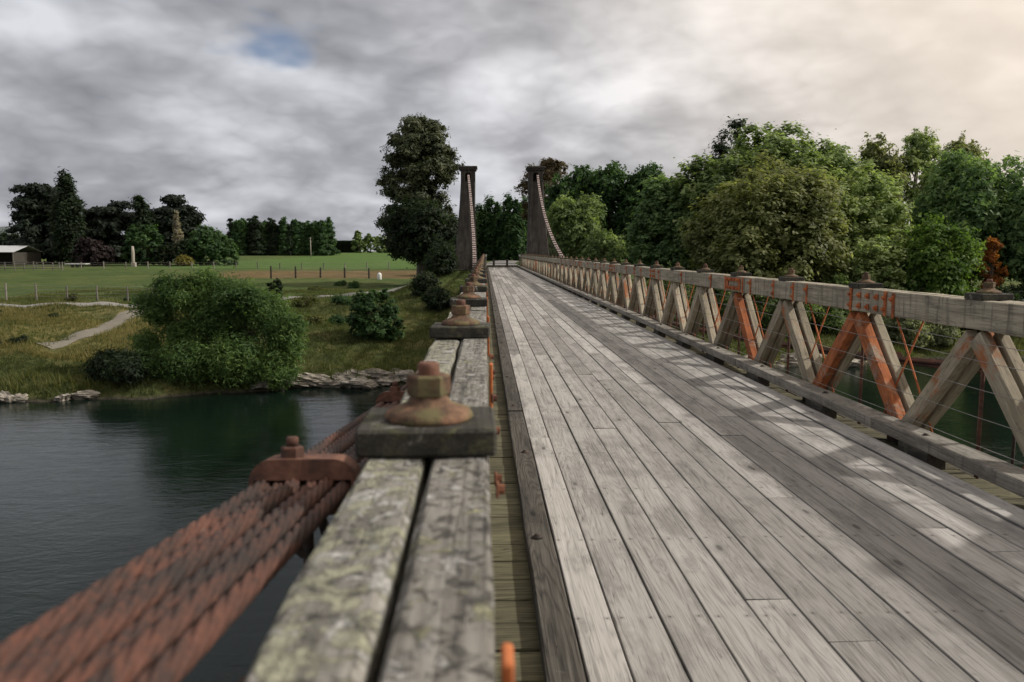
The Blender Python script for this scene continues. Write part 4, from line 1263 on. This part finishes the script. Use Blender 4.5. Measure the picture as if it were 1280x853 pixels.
for i, (x, y, h, hw) in enumerate([(33.2, 61.5, 5.0, 2.2), (36.0, 62.0, 4.6, 2.0)]):
    tree('silver_willow', 'pale silvery willow shrub on the bank below the bright green tree', x, y, h, hw, 'leaf_silver', style='shrub', n=14000, leaf=0.12, seed=170 + i, cat='shrub', group='silvery willows')
for i, (x, y, h, hw) in enumerate([(41, 64, 4.5, 2.6), (45.5, 65, 5.5, 3.0), (50, 65.5, 6.5, 3.2), (56, 70, 10, 4.5), (62, 74, 12, 5)]):
    tree('bank_shrub', 'dark undergrowth bush below the dark bank trees', x, y, h, hw, 'leaf_dark', style='shrub', n=9000, leaf=0.16, seed=180 + i, cat='bush', group='dark undergrowth')

# ------------------------------------------------------------------ rocks on the waterline
def rock(x, y, z, s, label, group, seed):
    rng = np.random.default_rng(seed)
    bm = bmesh.new(); bmesh.ops.create_icosphere(bm, subdivisions=4, radius=1)
    ph = rng.uniform(0, 6, 9)
    cuts = [(Vector(rng.normal(size=3)).normalized(), rng.uniform(0.45, 0.8)) for _ in range(7)]
    for v in bm.verts:
        for nrm, dd in cuts:
            t = v.co.dot(nrm)
            if t > dd: v.co -= nrm * (t - dd)
        k = 1 + 0.14 * math.sin(v.co.x * 6 + ph[0] + 2 * v.co.z) * math.sin(v.co.z * 9 + ph[1]) + 0.09 * math.sin(v.co.y * 13 + v.co.x * 5 + ph[2]) + 0.05 * math.sin(v.co.z * 26 + v.co.x * 3 + ph[3])
        v.co *= k
        v.co = Vector((v.co.x * s[0], v.co.y * s[1], v.co.z * s[2]))
    me = bpy.data.meshes.new('rock'); bm.to_mesh(me); bm.free(); me.materials.append(MATS['rock'])
    o = inst('bank_rock', me, None, (x, y, z), (rng.uniform(-.15, .15), rng.uniform(-.15, .15), rng.uniform(-.5, .5)))
    tag(o, label, 'rock', group)
k = 0
for (px, dy, sx, sz) in [(-13.2, .4, .9, .28), (-12.4, .7, .7, .35), (-11.2, .3, 1.3, .3), (-10.2, .8, 1.5, .42), (-9.3, .2, 1.1, .3), (-8.6, 1.0, 1.6, .55), (-7.6, .5, 1.3, .4),
                         (-7.0, 1.5, 1.5, .5), (-6.2, .5, 1.2, .35), (-5.4, 1.2, 1.4, .45), (-4.4, .4, 1.1, .35), (-3.4, 1.0, 1.3, .4)]:
    rock(px, float(bank_y(px)) + dy, WATER + 0.15 + 0.25 * max(0, dy), (sx, sx * .7, sz), 'pale layered rock on the waterline between the big willow and the bridge', 'rocks between willow and bridge', 300 + k); k += 1
for (px, sx, sz) in [(-26.5, .9, .4), (-25.6, .6, .3), (-23.4, .8, .3), (-22.4, .9, .35), (-28.5, .7, .3)]:
    rock(px, float(bank_y(px)) + .2, WATER + 0.1, (sx, sx * .6, sz), 'low pale rock on the waterline upstream of the big willow', 'rocks upstream of the willow', 300 + k); k += 1
for px in (14, 16, 17.6, 19.2, 20.6, 22.4, 24.1, 25.5, 27.2, 29.5):
    rock(px, float(bank_y(px)) + random.uniform(-.1, 1.2), WATER + random.uniform(.1, .5), (random.uniform(.7, 1.5), random.uniform(.6, 1.0), random.uniform(.4, .8)), 'pale rock on the riverbank below the riverside wood', 'rocks below the wood', 300 + k); k += 1

# ------------------------------------------------------------------ grass
def grass(name, n, xr, yr, hr, wd, mat, seed, label, cond):
    rng = np.random.default_rng(seed)
    x = rng.uniform(*xr, n); y = yr[0] + (yr[1] - yr[0]) * rng.random(n) ** 1.3
    ok = cond(x, y, rng); x, y = x[ok], y[ok]
    per = 5
    x = np.repeat(x, per) + rng.normal(size=len(x) * per) * 0.10; y = np.repeat(y, per) + rng.normal(size=len(y) * per) * 0.10
    z = ground(x, y) - 0.03
    h = rng.uniform(*hr, len(x)) * (0.55 + 0.9 * rng.random(len(x)) ** 2)
    a = rng.uniform(0, 6.28, len(x)); lean = rng.normal(size=(len(x), 2)) * 0.35 * h[:, None]
    ww = wd * rng.uniform(.6, 1.4, len(x))
    dxx, dyy = np.cos(a) * ww, np.sin(a) * ww
    V = np.stack([np.stack([x - dxx, y - dyy, z], -1), np.stack([x + dxx, y + dyy, z], -1), np.stack([x + lean[:, 0], y + lean[:, 1], z + h], -1)], 1).reshape(-1, 3)
    o = inst(name, np_mesh(name, V, np.arange(len(V)).reshape(-1, 3), mat), None, (0, 0, 0))
    return tag(o, label, None, None, 'stuff')
def off_road(x, y):
    ok = (y - bank_y(x)) > 0.25
    ok &= ~((np.abs(y - 70.3) < 1.3) & (x < -29)); ok &= ~((np.abs(x + 27.8) < 0.55) & (y > 51) & (y < 70) & (x < -26))
    ok &= ~((np.abs(x - 1.95) < 3.2) & (y > 85))
    for (a, b) in [((-30, 70.3), (-20, 76)), ((-20, 76), (-13, 85)), ((-13, 85), (-8.5, 95)), ((-8.5, 95), (-4, 106))]:
        a = np.array(a); b = np.array(b); d_ = b - a; L = np.hypot(*d_); d_ = d_ / L
        t = (x - a[0]) * d_[0] + (y - a[1]) * d_[1]; s = np.abs(-(x - a[0]) * d_[1] + (y - a[1]) * d_[0])
        ok &= ~((t > -1) & (t < L + 1) & (s < 1.3))
    return ok
grass('bank_grass', 52000, (-46, 8), (43, 92), (0.14, 0.34), 0.022, 'grass_blade', 400, 'rough green grass on the far bank and flats', lambda x, y, r: off_road(x, y) & (np.sin(x * .6 + y * .35) + np.sin(x * .23 - y * .5) + r.normal(size=len(x)) * .8 > -0.9))
grass('dry_grass', 16000, (-46, -20), (50, 72), (0.15, 0.42), 0.022, 'grass_dry', 401, 'dry straw coloured grass around the gravel track', lambda x, y, r: off_road(x, y) & (np.sin(x * .5 + 1) + np.sin(y * .7 + x * .3) + r.normal(size=len(x)) * .6 > 0))
grass('edge_grass', 22000, (-46, 50), (41, 70), (0.3, 0.75), 0.03, 'grass_blade', 402, 'long grass overhanging the river edge', lambda x, y, r: off_road(x, y) & ((y - bank_y(x)) < 2.4))
grass('right_grass', 14000, (8, 60), (50, 80), (0.2, 0.5), 0.03, 'grass_blade', 403, 'rough grass under the riverside wood', lambda x, y, r: off_road(x, y))
# tussocks and weeds that stand out one by one
for i, (x, y, h, hw) in enumerate([(-36.8, 61, 1.1, .5), (-33.2, 62.5, .5, .5), (-32.2, 52.5, .7, .9), (-30.5, 52.8, .6, .8), (-41, 63, .8, .6)]):
    tree('weed_clump', 'dark weedy clump in the dry grass by the gravel track', x, y, h, hw, 'leaf_dark', style='shrub', n=900, leaf=0.07, seed=420 + i, cat='plant', group='weeds by the track')
for i, (x, y, h, hw) in enumerate([(-38.4, 75.2, .9, .7), (-33.4, 75.6, .7, .35), (-32.5, 75.3, .6, .3), (-19.0, 90, .7, .9), (-15.8, 96, 1.0, 1.1), (-18.2, 101, .8, 1.0), (-13.5, 62, .8, 1.0), (-11.8, 63.5, .9, 1.0), (-12.6, 71, 1.2, 1.6), (-16, 72, 1.1, 1.5)]):
    tree('tussock', 'low rounded tussock in the rough grass of the river flat', x, y, h, hw, 'leaf_deep' if i % 3 else 'grass_blade', style='shrub', n=1600, leaf=0.08, seed=440 + i, cat='plant', group='tussocks on the flat')

# ------------------------------------------------------------------ farm things
def fence(name, xs, yf, h, r, label, wires=4, mat='post_wood'):
    x0_ = xs[0]; y0_ = yf(x0_)
    root = thing(name, (x0_, y0_, float(ground(x0_, y0_))), label, 'fence')
    tops = []
    for x in xs:
        y = yf(x) ; z = float(ground(x, y)); hh = h * random.uniform(.88, 1.12)
        lx, ly = random.uniform(-.06, .06), random.uniform(-.06, .06)
        MB().tube([(x, y, z - .3), (x + lx, y + ly, z + hh)], [r * 1.1, r], 7, False).build('post', mat, root)
        tops.append((x, y, z))
    for k in range(wires):
        zz_ = h * (0.25 + 0.65 * k / max(1, wires - 1))
        MB().tube([(x, y - r, z + zz_) for x, y, z in tops], 0.012, 4).build('wire', 'wire_steel', root)
    return root
fence('post_fence', [-66 + 2.75 * i for i in range(14)], lambda x: 74.8, 1.5, 0.08, 'post and wire fence along the far side of the gravel road')
fence('post_fence', [-32 + 3.6 * i for i in range(5)], lambda x: 124 + .1 * x, 1.7, 0.13, 'short run of post fence in front of the brown paddock', 3, 'dark_wood')
fence('post_fence', [-112 + 4.4 * i for i in range(22)], lambda x: 164, 1.3, 0.11, 'long fence of thin posts along the lush green paddock', 3)
yard = thing('stock_yard', (-92, 150, float(ground(-92, 150))), 'grey timber stock yard rails in front of the farm shed', 'fence')
for i in range(20):
    x = -112 + i * 1.75; z = float(ground(x, 152))
    MB().bbox((x, 152, z + .7), (.16, .16, 1.5 + .2 * (i % 3)), .02).build('post', 'post_wood', yard)
for j in range(4):
    MB().box((-95.4, 151.88, float(ground(-95, 152)) + .3 + .36 * j), (33.5, .05, .13)).build('rail', 'post_wood', yard)
wbin = thing('white_tank', (-15.2, 116, float(ground(-15.2, 116))), 'small white tank standing in the paddock by the brown strip', 'tank')
MB().lathe([(.30, 0), (.32, .1), (.32, .80), (.26, .94), (.1, 1.0)], 16, (-15.2, 116, float(ground(-15.2, 116)) - .05)).build('body', 'white_paint', wbin)
MB().lathe([(.12, .94), (.12, 1.02), (.08, 1.05)], 10, (-15.2, 116, float(ground(-15.2, 116)))).build('lid', 'white_paint', wbin)

zs_ = float(ground(-122, 192))
shed = thing('farm_shed', (-122, 192, zs_), 'open sided farm shed with pale metal roof beside the cypress', 'shed')
MB().prism_y([(-138, zs_ + 3.0), (-107.2, zs_ + 2.9), (-107.2, zs_ + 3.0), (-138, zs_ + 3.1)], 186.0, 186.15).build('fascia', 'roof_metal', shed)
m = MB()
m.add([(-138, 185.8, zs_ + 3.0), (-107, 185.8, zs_ + 3.0), (-107, 192, zs_ + 4.5), (-138, 192, zs_ + 4.5), (-138, 198, zs_ + 3.0), (-107, 198, zs_ + 3.0),
       (-138, 185.8, zs_ + 2.92), (-107, 185.8, zs_ + 2.92), (-107, 192, zs_ + 4.42), (-138, 192, zs_ + 4.42), (-138, 198, zs_ + 2.92), (-107, 198, zs_ + 2.92)],
      [(0, 1, 2, 3), (3, 2, 5, 4), (6, 9, 8, 7), (9, 10, 11, 8), (0, 6, 7, 1), (4, 5, 11, 10), (1, 7, 8, 2), (2, 8, 11, 5), (0, 3, 9, 6), (3, 4, 10, 9)])
m.build('roof', 'roof_metal', shed)
MB().box((-122.5, 197.6, zs_ + 1.45), (30.4, .2, 2.9)).build('back_wall', 'dark_wood', shed)
MB().box((-107.4, 192, zs_ + 1.45), (.15, 11, 2.9)).build('end_wall', 'dark_wood', shed)
for i in range(7): MB().box((-137.5 + i * 5, 186.5, zs_ + 1.45), (.22, .22, 2.92)).build('post', 'post_wood', shed)

zt = float(ground(-86, 172))
tl = thing('flat_trailer', (-86, 172, zt), 'pale flat trailer parked in front of the maroon shrub', 'trailer')
MB().bbox((-86, 172, zt + .75), (4.4, 2.0, .14), .03).build('tray', 'white_paint', tl)
MB().bbox((-83.2, 172, zt + .68), (1.4, .1, .1), .02).build('drawbar', 'iron_dark', tl)
for sx in (-.5, .5):
    MB().tube([(-86 + sx, 170.9, zt + .34), (-86 + sx, 171.15, zt + .34)], .34, 14).build('wheel', 'tyre', tl)
    MB().tube([(-86 + sx, 172.85, zt + .34), (-86 + sx, 173.1, zt + .34)], .34, 14).build('wheel', 'tyre', tl)
zt = float(ground(-76, 176))
cp = thing('carved_pole', (-76, 176, zt), 'tall pale carved pole standing before the rounded green tree', 'pole')
MB().tube([(-76, 176, zt - .2), (-76.05, 176, zt + 1.6), (-76, 176, zt + 3.2), (-76.04, 176, zt + 4.5)], [.40, .34, .36, .24], 8).build('shaft', 'pale_bark', cp)
MB().bbox((-75.95, 176, zt + .5), (.95, .8, 1.0), .1).build('base', 'pale_bark', cp)
zt = float(ground(-64.5, 300))
pp = thing('power_pole', (-64.5, 300, zt), 'slim power pole before the end of the plantation row', 'power pole')
MB().tube([(-64.5, 300, zt - .3), (-64.5, 300, zt + 7.6)], [.19, .13], 8).build('pole', 'pale_bark', pp)
MB().bbox((-64.5, 299.85, zt + 7.1), (1.8, .12, .14), .02).build('cross_arm', 'post_wood', pp)
